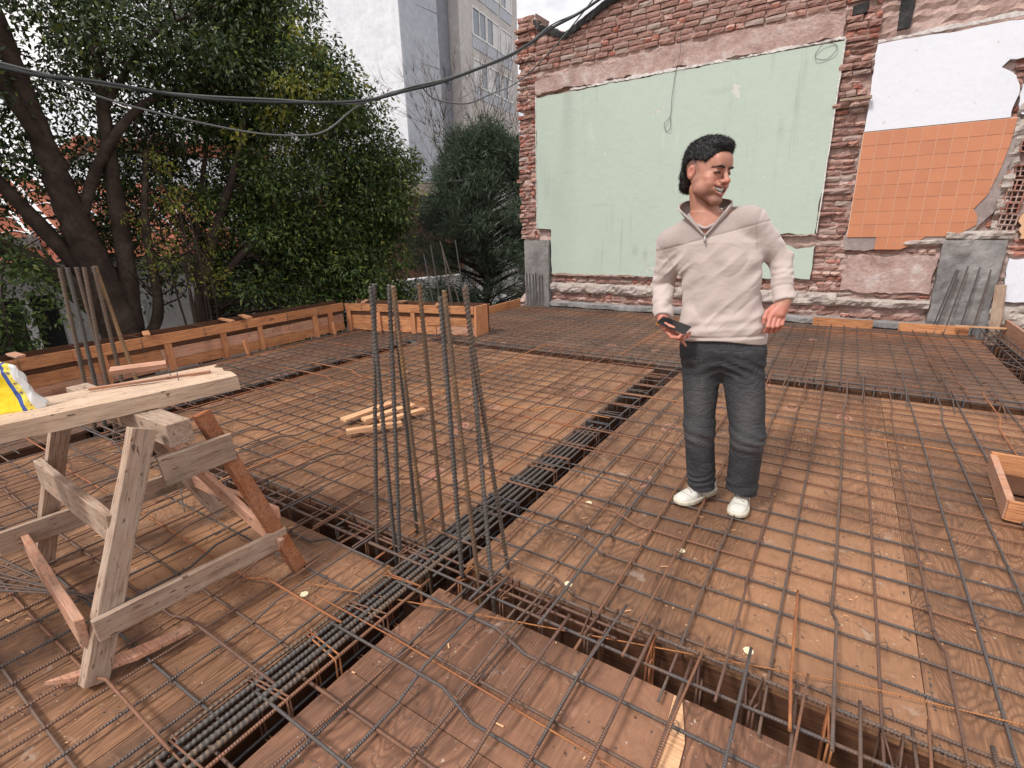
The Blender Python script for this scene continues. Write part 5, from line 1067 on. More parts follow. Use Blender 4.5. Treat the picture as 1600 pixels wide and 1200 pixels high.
# ---- head frame
HC = np.array([-.183, .02, 1.672-ZO]); HS = 1.06
def rotm(ax, a): return np.array(Matrix.Rotation(a, 3, ax))
yaw = math.radians(52)
B0 = np.array([[math.cos(yaw), math.sin(yaw), 0], [math.sin(yaw), -math.cos(yaw), 0], [0, 0, 1.]])   # rows: person's left, forward, up in (u, v, z)
pit, rol = math.radians(-6), math.radians(4)
_f = B0[1]*math.cos(pit)+B0[2]*math.sin(pit); _u = B0[2]*math.cos(pit)-B0[1]*math.sin(pit); _l = B0[0]
_l2 = _l*math.cos(rol)+_u*math.sin(rol)*-1; _u2 = _u*math.cos(rol)+_l*math.sin(rol)
HB = np.array([_l2, _f, _u2])                     # rows = local axes x (his left), y (forward), z (up)
def toH(p): return ((p-HC)@HB.T)/HS
def frH(q): return (np.asarray(q)*HS)@HB+HC
def head(q):
    d = ell(q, (0, -.012, .035), (.074, .094, .084)); d = smin(d, ell(q, (0, .028, -.028), (.060, .060, .082)), .03)
    for s in (-1, 1):
        d = smin(d, cone(q, (s*.054, .002, -.036), (s*.048, .016, -.070), .018, .015), .025); d = smin(d, cone(q, (s*.048, .016, -.070), (s*.013, .074, -.106), .015, .017), .022)
        d = smin(d, ell(q, (s*.043, .064, -.024), (.021, .018, .016)), .018); d = smin(d, ell(q, (s*.043, .071, -.043), (.017, .015, .015)), .014)
    for s in (-1, 1): d = smin(d, ell(q, (s*.042, .048, -.062), (.020, .030, .026)), .02)
    d = smin(d, ell(q, (0, .080, -.094), (.022, .014, .014)), .014)
    d = smin(d, ell(q, (0, .081, -.109), (.020, .016, .014)), .018); d = smin(d, cone(q, (-.03, .083, .022), (.03, .083, .022), .011, .011), .014)
    d = smin(d, ell(q, (0, .078, .05), (.045, .022, .03)), .03)
    for s in (-1, 1): d = smax(d, -ell(q, (s*.031, .101, .002), (.017, .013, .0115)), .012)
    d = smin(d, cone(q, (0, .089, .012), (0, .114, -.026), .0085, .0105), .010); d = smin(d, ell(q, (0, .116, -.031), (.0135, .0125, .0115)), .007)
    for s in (-1, 1): d = smin(d, ell(q, (s*.0150, .101, -.035), (.0095, .012, .009)), .006)
    d = smin(d, ell(q, (0, .080, -.062), (.040, .022, .026)), .016)
    for s in (-1, 1):
        d = smin(d, ell(q, (s*.031, .080, .002), (.0165, .0120, .0095)), .007)                      # closed laughing lids
        d = smax(d, -cone(q, (s*.019, .101, -.036), (s*.041, .089, -.056), .0022, .0022), .007)          # smile fold
        d = smax(d, -cone(q, (s*.018, .0965, -.0040), (s*.042, .086, -.0050), .0020, .0016), .004)   # under the lid
    # lips and open mouth
    m = np.stack([q[..., 0], q[..., 1]+6*q[..., 0]**2, q[..., 2]+.0670-11*q[..., 0]**2], -1)
    d = smin(d, ell(m, (0, .098, .0120), (.033, .008, .0042)), .005); d = smin(d, ell(m, (0, .096, -.0150), (.026, .009, .0062)), .006)
    d = smax(d, -ell(m, (0, .103, -.0010), (.0345, .022, .0108)), .003)
    # ears
    for s in (-1, 1):
        e = q-np.array([s*.0785, -.008, -.006]); c, sn = math.cos(s*.30), math.sin(s*.30); e = np.stack([e[..., 0]*c+e[..., 1]*sn, -e[..., 0]*sn+e[..., 1]*c, e[..., 2]], -1)
        k = ell(e, (0, 0, 0), (.0085, .0175, .029)); k = smax(k, -ell(e, (s*.010, .002, .003), (.0075, .0095, .017)), .004); k = smin(k, cone(e, (s*.001, .009, -.004), (s*.001, .006, -.010), .004, .004), .004)
        d = smin(d, k, .006)
    return d
# ---- body
V0 = .045
ARM_R = [(-.315, V0, 1.362), (-.347, V0+.035, 1.17), (-.322, V0-.085, 1.035)]; ARM_L = [(.02, V0, 1.447), (.160, V0+.045, 1.288), (.188, V0-.045, 1.125)]
LEG_R = [(-.145, V0, .86), (-.122, V0-.005, .47), (-.080, .10, .10)]; LEG_L = [(.045, V0, .86), (.108, V0-.02, .45), (.118, .12, .10)]
TOR = [(.84, -.05, V0, .14, .085), (.95, -.058, V0, .168, .10), (1.05, -.075, V0, .16, .098), (1.2, -.09, V0, .168, .105), (1.33, -.115, V0, .172, .10), (1.42, -.145, V0, .13, .085), (1.47, -.16, V0, .085, .07), (1.5, -.165, V0, .07, .062)]
HR = np.array([(-.300, -.075, .995), (-.265, -.110, .978)])
fingers = []
def finger(pts, r): fingers.append((pts, r))
# right hand: palm up round the phone (axis runs image right and towards the camera)
finger([(-.292, -.115, .972), (-.262, -.150, .955), (-.232, -.165, .958), (-.219, -.158, .975)], .0085)
finger([(-.275, -.108, .968), (-.242, -.135, .949), (-.212, -.145, .954), (-.200, -.138, .971)], .0088)
finger([(-.262, -.095, .965), (-.226, -.115, .948), (-.197, -.120, .956), (-.188, -.112, .972)], .0085)
finger([(-.262, -.085, .962), (-.236, -.092, .940), (-.216, -.096, .922), (-.205, -.098, .908)], .0075)
finger([(-.318, -.095, 1.012), (-.300, -.128, 1.010), (-.275, -.145, 1.004), (-.258, -.150, 1.000)], .0098)
# left hand: relaxed, back towards the camera
for i, (u, dv, L) in enumerate([(.139, -.012, 1.), (.158, -.004, 1.06), (.177, .004, 1.0), (.194, .014, .85)]):
    a = (u, V0-.085+dv, 1.052-.004*i); b = (u-.006, V0-.105+dv, 1.052-.040*L); c = (u-.012, V0-.085+dv, 1.052-.066*L); e = (u-.016, V0-.062+dv, 1.052-.072*L); finger([a, b, c, e], .0092 if i < 3 else .0078)
finger([(.150, V0-.06, 1.095), (.124, V0-.085, 1.072), (.116, V0-.098, 1.045), (.116, V0-.10, 1.022)], .0098)
def body_core(p, slim=0.):
    z = p+np.array([0, 0, ZO]); d = loft(z, TOR, 2.2)
    for (A_, r) in ((ARM_R, (.046, .034, .030)), (ARM_L, (.046, .034, .030))):
        d = smin(d, cone(z, A_[0], A_[1], r[0], r[1]), .02); d = smin(d, cone(z, A_[1], A_[2], r[1], r[2]), .012)
    d = smin(d, cone(z, (-.16, V0, 1.44), (-.30, V0, 1.375), .06, .055), .03); d = smin(d, cone(z, (-.16, V0, 1.45), (.0, V0, 1.455), .06, .055), .03)
    for A_ in (LEG_R, LEG_L):
        d = smin(d, cone(z, A_[0], A_[1], .078, .052), .03); d = smin(d, cone(z, A_[1], A_[2], .052, .038), .02); pass
    return d
def body(p):
    d = body_core(p); z = p+np.array([0, 0, ZO])
    d = smin(d, cone(z, (-.163, V0+.012, 1.42), (-.195, V0, 1.60), .066, .058), .022); d = smin(d, cone(z, (-.16, V0-.035, 1.44), (-.215, V0-.03, 1.60), .025, .02), .02)   # neck and its strap muscle
    top = z[..., 2].max() > 1.46
    if top:
        m = z[..., 2] > 1.44; q = toH(p[m]); dd = head(q)*HS; d2 = d.copy(); d2[m] = smin(d[m], dd, .010); d = d2
    if z[..., 2].min() < 1.16 and z[..., 2].max() > .88:
        # palms
        pr = cone(z, (-.322, V0-.10, 1.022), (-.285, -.098, .978), .024, .021); pr = smin(pr, cone(z, (-.31, -.085, 1.0), (-.268, -.088, .970), .018, .018), .012); pr = smin(pr, cone(z, (-.325, -.08, 1.015), (-.30, -.118, .990), .018, .014), .012)
        plm = cone(z, (.186, V0-.052, 1.115), (.176, V0-.078, 1.062), .028, .019); plm = smin(plm, cone(z, (.176, V0-.05, 1.11), (.146, V0-.088, 1.060), .020, .014), .014); plm = smin(plm, cone(z, (.192, V0-.05, 1.11), (.190, V0-.065, 1.056), .02, .013), .014)
        hd = np.minimum(pr, plm)
        for i, (pts, r) in enumerate(fingers):
            f = None
            for k in range(3):
                rr = (r*1.05, r, r*.95, r*.78); c = cone(z, pts[k], pts[k+1], rr[k], rr[k+1]); f = c if f is None else smin(f, c, .003)
            hd = smin(hd, f, .0045)
        d = smin(d, hd, .010)
    return d
skin_v, skin_f = surface(body, (-.46, -.24, -.005), (.30, .24, 1.86), .0027)
q = toH(skin_v); zs = skin_v[:, 2]+ZO; hm = zs > 1.47
def blob(c, r): return np.clip(1-np.linalg.norm((q-np.array(c))/np.array(r), axis=1), 0, 1)*hm
mz = q[:, 2]+.0670-11*q[:, 0]**2
lip = ((np.abs(mz+.001) < .021) & (np.abs(q[:, 0]) < .037) & (q[:, 1] > .078) & hm)*np.clip(1-((q[:, 0]/.038)**2+((mz+.001)/.0215)**2), 0, 1)**.4
inner = ((np.abs(mz+.001) < .0112) & (np.abs(q[:, 0]) < .034) & (q[:, 1]+6*q[:, 0]**2 < .0965) & (q[:, 1] > .05) & hm)*1.
stub = np.clip(((-.045-q[:, 2])/.04), 0, 1)*np.clip((q[:, 1]+.0)/.03, 0, 1)*hm*.8*(1-lip)*np.clip((q[:, 2]+.135)/.02, 0, 1)
stub = np.maximum(stub, np.clip(1-np.abs(q[:, 1]-.014)/.016, 0, 1)*np.clip((.03-q[:, 2])/.02, 0, 1)*np.clip((q[:, 2]+.09)/.03, 0, 1)*hm*.8)
fade = np.clip((.022-q[:, 1])/.02, 0, 1)*np.clip((q[:, 2]-.004)/.02, 0, 1)*hm*(np.abs(q[:, 0]) < .079)*1.
red = np.clip(blob((-.040, .075, -.03), (.03, .05, .025))+blob((.040, .075, -.03), (.03, .05, .025))+blob((0, .115, -.03), (.02, .03, .018))*1.2+blob((-.08, -.01, .0), (.02, .03, .04))*1.3+blob((.08, -.01, .0), (.02, .03, .04)), 0, 1)
eyeshade_ = np.clip(blob((-.031, .09, .004), (.022, .05, .013))+blob((.031, .09, .004), (.022, .05, .013)), 0, 1)  # shading around the eyes, painted into the skin colour
red = np.maximum(red, (zs < 1.1)*(np.abs(zs-1.0) < .12)*(skin_v[:, 1] < .0)*.75)
ts = NT('skin', .48, .4); a_ = lambda n: ts.n('ShaderNodeAttribute', attribute_name=n).outputs['Fac']
c = ts.co((1, 1, 1), rnd=False); n1 = ts.noise(c, 45., 5., .65); n2 = ts.noise(c, 260., 2., .6)
col = ts.mix(n1, (.50, .245, .172), (.40, .18, .125)); col = ts.mix(ts.math('MULTIPLY', a_('red'), .55), col, (.52, .15, .115)); col = ts.mix(ts.math('MULTIPLY', a_('stub'), .55), col, (.12, .072, .058))
col = ts.mix(ts.math('MULTIPLY', a_('fade'), .7), col, (.07, .048, .042)); col = ts.mix(ts.math('MULTIPLY', a_('lip'), .75), col, (.40, .12, .115)); col = ts.mix(ts.math('MULTIPLY', a_('eyeshade'), .7), col, (.17, .075, .055)); col = ts.mix(a_('inner'), col, (.09, .012, .014))
ts.b.inputs['Subsurface Weight'].default_value = .12; ts.b.inputs['Subsurface Radius'].default_value = (.02, .008, .004); ts.b.inputs['Subsurface Scale'].default_value = .4
M['skin'] = ts.done(col, .47, ts.bump(n2, .25, .0006))
pobj('body', skin_v, skin_f, M['skin'], {'lip': lip, 'inner': inner, 'stub': stub, 'fade': fade, 'red': red, 'eyeshade': eyeshade_})
def hproj(x, z, off=0.):
    """front surface point of the head at local x, z"""
    y = np.full(len(x), .16); p = np.stack([x, y, z], 1)
    for _ in range(40): p[:, 1] -= head(p)*.8
    p[:, 1] += off; return p
M['hair'] = NT('black_hair', .45, .5).done((.012, .011, .012)); M['teeth'] = NT('teeth', .3).done((.72, .68, .63)); M['gum'] = NT('gum', .4).done((.4, .12, .11)); M['eye_white'] = NT('eye', .2).done((.55, .5, .47)); M['iris'] = NT('iris', .15).done((.03, .016, .01))
x = np.linspace(-.029, .029, 15)
for nm, z0, z1, yy, mt in (('upper_teeth', .0090, -.0030, .0925, 'teeth'), ('lower_teeth', -.0062, -.0108, .0900, 'teeth')):
    V = []; zc = -.0670+11*x**2
    for j, zj in enumerate(np.linspace(z0, z1, 4)): V += [(xi*(1 if j < 3 else .97), yy-11*xi**2+.0009*abs(math.sin(i*PI/2+.4))-(.0008 if j in (0, 3) else 0), zci+zj) for i, (xi, zci) in enumerate(zip(x, zc))]
    Fq = [(j*15+i, j*15+i+1, (j+1)*15+i+1, (j+1)*15+i) for j in range(3) for i in range(14)]; o = pobj(nm, frH(np.array(V)), Fq, M['teeth']); m = o.modifiers.new('s', 'SOLIDIFY'); m.thickness = .002; m.offset = 0
for s in (-1, 1):
    xb = np.linspace(.012, .050, 12)*s; t = np.linspace(0, 1, 12); zb = .0180+.0085*np.sin(t*PI*.8)-.007*t; P = hproj(xb, zb, .0012)
    rb_ = np.interp(t, [0, .25, .7, 1], [.0036, .0054, .0042, .0012]); hs_ = []
    ptubes('eyebrow', [(frH(P), rb_*HS)]+[(frH(np.array([P[i]+np.array([0, .001, random.uniform(-.003, .003)]), P[i]+np.array([s*.005, .003, random.uniform(.0, .005)])])), .0005) for i in range(11) for _ in range(5)], M['hair'], 5)
    xl = np.linspace(.0165, .0445, 12)*s; zl = -.0035+.0050*np.sin(t*PI)-.0020*t; P = hproj(xl, zl, .0005); ptubes('eyelashes', [(frH(P), np.interp(t, [0, .5, 1], [.0016, .0031, .0015])*HS)]+[(frH(np.array([P[i], P[i]+np.array([s*.002, .004, -.0022])])), .0004) for i in range(3, 12)], M['hair'], 4)
    P = hproj(xl*.97, zl-.0022, -.0001); ptubes('eye', [(frH(P), np.interp(t, [0, .5, 1], [.0003, .0011, .0003])*HS)], M['iris'], 6)
# hair
def hairf(p):
    q = toH(p); n = vn(q*np.array([75, 75, 60]))*.0024+vn(q*190, 3)*.0010
    d = ell(q, (0, -.012, .050), (.0835, .104, .090)); d = smin(d, ell(q, (0, .040, .103), (.060, .056, .032)), .02)                      # top and quiff
    d = smin(d, ell(q, (0, -.088, -.020), (.052, .026, .062)), .022); d = smin(d, ell(q, (0, -.090, -.062), (.040, .020, .026)), .015)      # nape
    d = d+n
    # keep above the hairline: forehead, temples, over the ears
    ax = np.abs(q[..., 0]); line_ = np.interp(q[..., 1], [-.2, -.070, -.050, -.02, .02, .045, .058, .075, .2], [-.2, -.105, .030, .044, .040, .034, .066, .078, .083])
    line_ = np.where(q[..., 1] > .055, line_-.012*np.clip(ax/.05, 0, 1)**2, line_); side = line_-q[..., 2]+vn(q*130, 5)*.004
    d = smax(d, side*.8, .006); return smax(d, -(head(q)+.004), .003)*HS
hv, hf = surface(hairf, (-.36, -.14, 1.45), (-.02, .20, 1.86), .0024)
tn = NT('hair_mat', .5, .4); c = tn.co((1, 1, 1), rnd=False); n1 = tn.noise(c, 140., 4., .7); M['hairm'] = tn.done(tn.mix(n1, (.006, .0055, .006), (.022, .020, .021)), .55, tn.bump(n1, .9, .004))
ho = pobj('hair', hv, hf, M['hairm'])
idx = rng.choice(len(hv), 5200); fc = hv[hf].mean(1); e1 = hv[hf[:, 2]]-hv[hf[:, 0]]; e2 = hv[hf[:, 3]]-hv[hf[:, 1]]; fn_ = np.cross(e1, e2); fn_ /= np.linalg.norm(fn_, axis=1)[:, None]+1e-9
k = rng.choice(len(fc), 9500); ck = ((fc[k]-HC)*fn_[k]).sum(1) > 0; k = k[ck]; pp_, n_ = fc[k], fn_[k]; dr = n_*.28+rng.normal(size=pp_.shape)*.33+HB[1]*.35*(toH(pp_)[:, 2:3] > .05)-HB[2]*.7*(toH(pp_)[:, 2:3] < .04); dr /= np.linalg.norm(dr, axis=1)[:, None]
L_ = rng.uniform(.006, .014, len(k))[:, None]; sd_ = np.cross(dr, rng.normal(size=dr.shape)); sd_ /= np.linalg.norm(sd_, axis=1)[:, None]
V = np.stack([pp_-sd_*.0009, pp_+sd_*.0009, pp_+dr*L_*.6+n_*.001+sd_*.0006, pp_+dr*L_+sd_*.001], 1).reshape(-1, 3); i = np.arange(len(k))*4; o = pobj('strands', V, np.stack([i, i+1, i+2, i+3], 1), M['hairm'], parent=ho)
# ---- sweater
STOR = [(.86, -.053, V0, .188, .122), (.915, -.053, V0, .194, .128), (.95, -.054, V0, .200, .136), (1.0, -.062, V0, .186, .128), (1.08, -.068, V0, .174, .122), (1.2, -.084, V0, .178, .124), (1.3, -.104, V0, .190, .122), (1.37, -.125, V0, .185, .115), (1.43, -.145, V0, .145, .10), (1.48, -.160, V0, .098, .085), (1.50, -.163, V0, .085, .078)]
def elbow_folds(z, A_, fr=1.):
    a, b, c = [np.array(t_) for t_ in A_]; out = 0
    for (p0, p1, w0) in ((a, b, 0.), (b, c, 1.)):
        ba = p1-p0; L = np.linalg.norm(ba); s = ((z-p0)@ba)/L; near = np.exp(-((np.linalg.norm(z-(b), axis=-1))/.085)**2)+.55*np.exp(-((np.linalg.norm(z-c, axis=-1))/.07)**2)+.18
        out = out+near*(.45+.55*np.clip(vn(z*16, 21)+.4, 0, 1.2))*np.sin(s*128*fr+6*vn(z*11)+w0*2)*.0062*(np.linalg.norm(z-p0-(s/L)[..., None]*ba, axis=-1) < .1)
    return out*.6
VN0 = np.array([-.162, 1.405])
def sweater(p):
    z = p+np.array([0, 0, ZO]); d = loft(z, STOR, 2.35)
    for A_, f_ in ((ARM_R, 1.), (ARM_L, 1.1)):
        s = smin(cone(z, A_[0], A_[1], .070, .054), cone(z, A_[1], A_[2], .055, .044), .012); s = s+elbow_folds(z, A_, f_)
        ax = np.array(A_[2])-np.array(A_[1]); ax /= np.linalg.norm(ax); t = (z-np.array(A_[2]))@ax; cuff = np.exp(-((t+.052)/.008)**2); s = s+cuff*.004
        s = smax(s, t-.012, .006); d = smin(d, s, .028)
    d = smin(d, cone(z, (-.163, V0+.005, 1.462), (-.305, V0, 1.372), .062, .070), .03); d = smin(d, cone(z, (-.16, V0+.005, 1.468), (.01, V0, 1.452), .062, .070), .03)
    # drape
    u, v, w = z[..., 0], z[..., 1], z[..., 2]; tm = np.clip((1.40-w)/.12, 0, 1)*np.clip((w-.93)/.05, 0, 1)
    n = np.sin((w*.75+u*1.0)*46+3.2*vn(z*5.5, 2)+1.2)*.5+np.sin((w*.9-u*.75)*58+3.*vn(z*6.5, 7))*.4; env = .5+.8*np.clip(vn(z*4.3, 9)+.25, 0, 1); ridged = 1-2*np.abs(vn(np.stack([u*7+w*5.5, v*5, w*9-u*9], -1), 4))
    d = d+tm*(n*env*.0062+ridged*.0068)+vn(z*np.array([11, 9, 8.]), 12)*.0022
    sd1 = u*.74-w*.67; sd2 = -u*.67-w*.74; rg2 = 1-2*np.abs(vn(np.stack([sd1*24, v*5, sd2*5.5], -1), 31)); d = d-tm*np.clip(rg2, -.2, 1)*.0042*np.clip(-(v-V0)*25, 0, 1)
    pull = np.exp(-((w-.985-.10*(u+.05))/.014)**2)*.006*np.clip((u+.25)/.1, 0, 1); d = d-pull*.7+np.exp(-((w-.950-.08*(u+.05))/.008)**2)*.006-np.exp(-((w-1.03-.16*(u+.05))/.016)**2)*.003*np.clip(-(v-V0)*20, 0, 1)
    yl = 1.392+.27*(u+.16)+.0*v; d = d+np.exp(-((w-yl)/.0035)**2)*.0022*(v < V0)
    # open neck
    r = np.sqrt(((u+.168)/.074)**2+((v-V0)/.066)**2); tub = (r-1)*.066; vv = (np.abs(u-VN0[0]-.10*(w-1.40))-(w-VN0[1])*.95); vv = np.maximum(vv*.9, v-V0)
    d = smax(d, -np.maximum(np.minimum(tub, vv), 1.41-w), .005)
    d = smax(d, -(w-.912-.02*np.cos((u+.05)*9)), .008); return d
sv, sf = surface(sweater, (-.46, -.16, .86), (.30, .24, 1.60), .0036)
zs = sv[:, 2]+ZO; yl = 1.392+.27*(sv[:, 0]+.16); 
ra = np.interp(zs, [1.20, 1.24, 1.31, 1.37, 1.45], [-.285, -.285, -.32, -.375, -.42]); la = np.interp(zs, [1.30, 1.345, 1.445, 1.52, 1.56], [.056, .055, .043, .060, .075]); ins_ = (sv[:, 0] > ra)*(sv[:, 0] < la)
yoke = np.clip((zs-yl)/.004, 0, 1)*ins_; arms_ = (np.exp(-((sv[:, 0]-ra)/.0028)**2)*(zs > 1.235)+np.exp(-((sv[:, 0]-la)/.0028)**2)*(zs > 1.335)); seam = np.clip(np.exp(-((zs-yl)/.003)**2)*ins_+arms_*.8, 0, 1)*(sv[:, 1] < V0)
# arm seams stay out of the yoke
tw_ = NT('knit', .95, .1); at2 = lambda n: tw_.n('ShaderNodeAttribute', attribute_name=n).outputs['Fac']; c = tw_.co((1, 1, 1), rnd=False)
w1 = tw_.n('ShaderNodeTexWave', {'Vector': c, 'Scale': 120., 'Distortion': 1.5, 'Detail': 1.}, bands_direction='Z').outputs['Fac']; w2 = tw_.n('ShaderNodeTexWave', {'Vector': c, 'Scale': 150., 'Distortion': 1.5}, bands_direction='X').outputs['Fac']
yk = tw_.math('MULTIPLY', tw_.math('MULTIPLY', w1, w2), at2('yoke')); n1 = tw_.noise(c, 420., 3., .7); n2 = tw_.noise(c, 7., 4., .6)
col = tw_.mix(n2, (.47, .39, .36), (.53, .445, .41)); col = tw_.mix(tw_.math('MULTIPLY', at2('yoke'), .5), col, (.36, .29, .26)); col = tw_.mix(tw_.math('MULTIPLY', at2('seam'), .6), col, (.30, .24, .20)); col = tw_.mix(tw_.math('MULTIPLY', n1, .25), col, (.42, .34, .3))
tw_.b.inputs['Sheen Weight'].default_value = .3; cw = tw_.n('ShaderNodeMapping', {'Vector': c, 'Rotation': (0, .6, 0), 'Scale': (1., 1., 2.2)}).outputs[0]; cr_ = tw_.math('ABSOLUTE', tw_.math('SUBTRACT', tw_.noise(cw, 7., 2., .45, .9), .5)); cr_ = tw_.math('MINIMUM', cr_, .12)
M['knit'] = tw_.done(col, .95, tw_.bump(tw_.math('MULTIPLY_ADD', yk, 2.2, n1), .5, .0022, tw_.bump(cr_, .22, .03)))
swo = pobj('sweater', sv, sf, M['knit'], {'yoke': yoke, 'seam': seam})
# collar: folded stand round the neck, open in front
n = 40; base, topr = [], []
for i in range(n+1):
    t = i/n; a = math.radians(-84+348*t) if 0 else None
    key = [(-.163, V0-.108, 1.402), (-.205, V0-.092, 1.438), (-.245, V0-.058, 1.472), (-.262, V0-.005, 1.492), (-.235, V0+.055, 1.515), (-.170, V0+.080, 1.525), (-.105, V0+.058, 1.522), (-.078, V0+.0, 1.512), (-.088, V0-.058, 1.482), (-.125, V0-.092, 1.440), (-.158, V0-.110, 1.404)]
    keyt = [(-.166, V0-.114, 1.408), (-.225, V0-.110, 1.470), (-.283, V0-.068, 1.522), (-.285, V0+.0, 1.548), (-.245, V0+.066, 1.562), (-.170, V0+.090, 1.568), (-.100, V0+.068, 1.562), (-.066, V0+.005, 1.548), (-.078, V0-.066, 1.522), (-.118, V0-.106, 1.462), (-.158, V0-.116, 1.408)]
    break
base = catmull(key, 8); topr = catmull(keyt, 8); rows = 6; V = []
for j in range(rows): s = j/(rows-1); V.append(base*(1-s)+topr*s+np.array([0, 0, 0])[None]+(base-np.array([-.168, V0, 0]))*np.array([1, 1, 0])*.05*math.sin(s*PI))
m_ = len(base); V = zz(np.concatenate(V)); Fq = [(j*m_+i, j*m_+i+1, (j+1)*m_+i+1, (j+1)*m_+i) for j in range(rows-1) for i in range(m_-1)]
M['knit_plain'] = NT('knit_collar', .9, .1).done((.43, .355, .325)); M['lining'] = NT('collar_lining', .9).done((.17, .135, .125))
o = pobj('collar', V, Fq, M['knit_plain'], parent=swo); o.data.materials.append(M['lining']); m = o.modifiers.new('s', 'SOLIDIFY'); m.thickness = .006; m.offset = 0
V2 = V.copy(); V2[:, :2] = V2[:, :2]+(np.array([-.168, V0])-V2[:, :2])*.075; pobj('collar_lining', V2, Fq, M['lining'], parent=swo)
M['zip'] = NT('zip_metal', .35).done((.42, .40, .38))
ptubes('zip', [(zz(topr[:14]+np.array([0, -.002, .001])), .0024), (zz(topr[-14:]+np.array([0, -.002, .001])), .0024), (zz(np.array([(-.161, V0-.113, 1.405), (-.161, V0-.1215, 1.372)])), .0026)], M['zip'], 6, swo)
ptubes('zip_pull', [(zz(np.array([(-.161, V0-.120, 1.400), (-.160, V0-.127, 1.378)])), .0042)], M['zip'], 6, swo)
M['tee'] = NT('tee', .9).done((.42, .33, .31)); ptubes('tee_neckline', [(zz(catmull([(-.200, V0-.075, 1.452), (-.165, V0-.094, 1.436), (-.128, V0-.078, 1.452)], 6)), .007)], M['tee'], 8, swo)
# ---- jeans
PEL = [(.72, -.048, V0, .05, .03), (.765, -.048, V0, .12, .075), (.81, -.046, V0, .160, .108), (.88, -.050, V0, .188, .126), (.96, -.053, V0, .176, .112)]
def jeans(p):
    z = p+np.array([0, 0, ZO]); u, v, w = z[..., 0], z[..., 1], z[..., 2]; d = loft(z, PEL, 2.4)
    L1 = smin(cone(z, (-.140, V0, .84), (-.120, V0-.012, .46), .098, .073), cone(z, (-.120, V0-.012, .46), (-.084, .085, .09), .075, .072), .03)
    L2 = smin(cone(z, (.048, V0, .84), (.108, V0-.025, .45), .100, .078), cone(z, (.108, V0-.025, .45), (.112, .095, .09), .080, .076), .03)
    LL = smin(L1, L2, .006); d = smin(d, LL, .045)
    fold = np.exp(-((w-.43)/.07)**2)*np.sin(w*105+u*25+4*vn(z*8, 2))*.0030+np.exp(-((w-.16)/.05)**2)*np.sin(w*115-u*40+5*vn(z*9, 5))*.0034+np.exp(-((w-.80)/.05)**2)*np.sin(w*120+np.abs(u+.048)*60+2.5*vn(z*8, 8))*.0028
    ridged = 1-2*np.abs(vn(np.stack([u*8, v*8, w*5+u*6], -1), 14)); d = d+fold+ridged*.0032+vn(z*15, 17)*.0014
    d = d+np.exp(-((u+.048-.012*np.sin((w-.8)*40))/.0030)**2)*(w > .78)*(v < 0)*.0025        # fly seam
    for s, cx in ((-1, -.235), (1, .14)):
        r = np.sqrt(((u-cx)/.085)**2+((w-.955)/.062)**2); d = d-np.exp(-((r-1)/.05)**2)*.0022*(w > .86)*(v < V0)
    d = smax(d, .108+.012*np.sin(u*22)+.12*(V0+.04-v)*0-w, .004); inn = -smax(smin(cone(z, (-.120, V0, .3), (-.084, .085, .08), .050, .052), cone(z, (.108, V0, .3), (.112, .095, .08), .054, .056), .001), w-.15, .01)
    return smax(d, inn, .003)
jv, jf = surface(jeans, (-.30, -.13, .06), (.28, .24, .96), .0038)
zs = jv[:, 2]+ZO; wash = np.clip(np.exp(-((zs-.62)/.13)**2)*np.exp(-((jv[:, 0]+.13)/.05)**2)+np.exp(-((zs-.60)/.13)**2)*np.exp(-((jv[:, 0]-.095)/.05)**2)+.9*np.exp(-((zs-.42)/.04)**2), 0, 1)*(jv[:, 1] < .06)
tj = NT('denim', .85, .15); c = tj.co((1, 1, 1), rnd=False); aw = tj.n('ShaderNodeAttribute', attribute_name='wash').outputs['Fac']; n1 = tj.noise(c, 500., 2., .7); n2 = tj.noise(tj.n('ShaderNodeMapping', {'Vector': c, 'Scale': (6, 6, 40)}).outputs[0], 1., 5., .7); n3 = tj.noise(c, 10., 4., .6)
col = tj.mix(n3, (.030, .030, .033), (.047, .047, .051)); col = tj.mix(tj.math('MULTIPLY', aw, tj.math('MULTIPLY_ADD', n2, .7, .15)), col, (.135, .125, .122)); col = tj.mix(tj.math('MULTIPLY', n1, .35), col, (.075, .078, .088))
cr_ = tj.math('MINIMUM', tj.math('ABSOLUTE', tj.math('SUBTRACT', tj.noise(tj.n('ShaderNodeMapping', {'Vector': c, 'Scale': (1, 1, 1.7)}).outputs[0], 13., 3., .5, 1.), .5)), .1); edge_ = tj.ramp(cr_, [(0., .35), (.02, 0.)]); col = tj.mix(edge_, col, (.13, .125, .125))
M['denim'] = tj.done(col, .85, tj.bump(n1, .4, .001, tj.bump(cr_, .6, .03))); pobj('jeans', jv, jf, M['denim'], {'wash': wash})
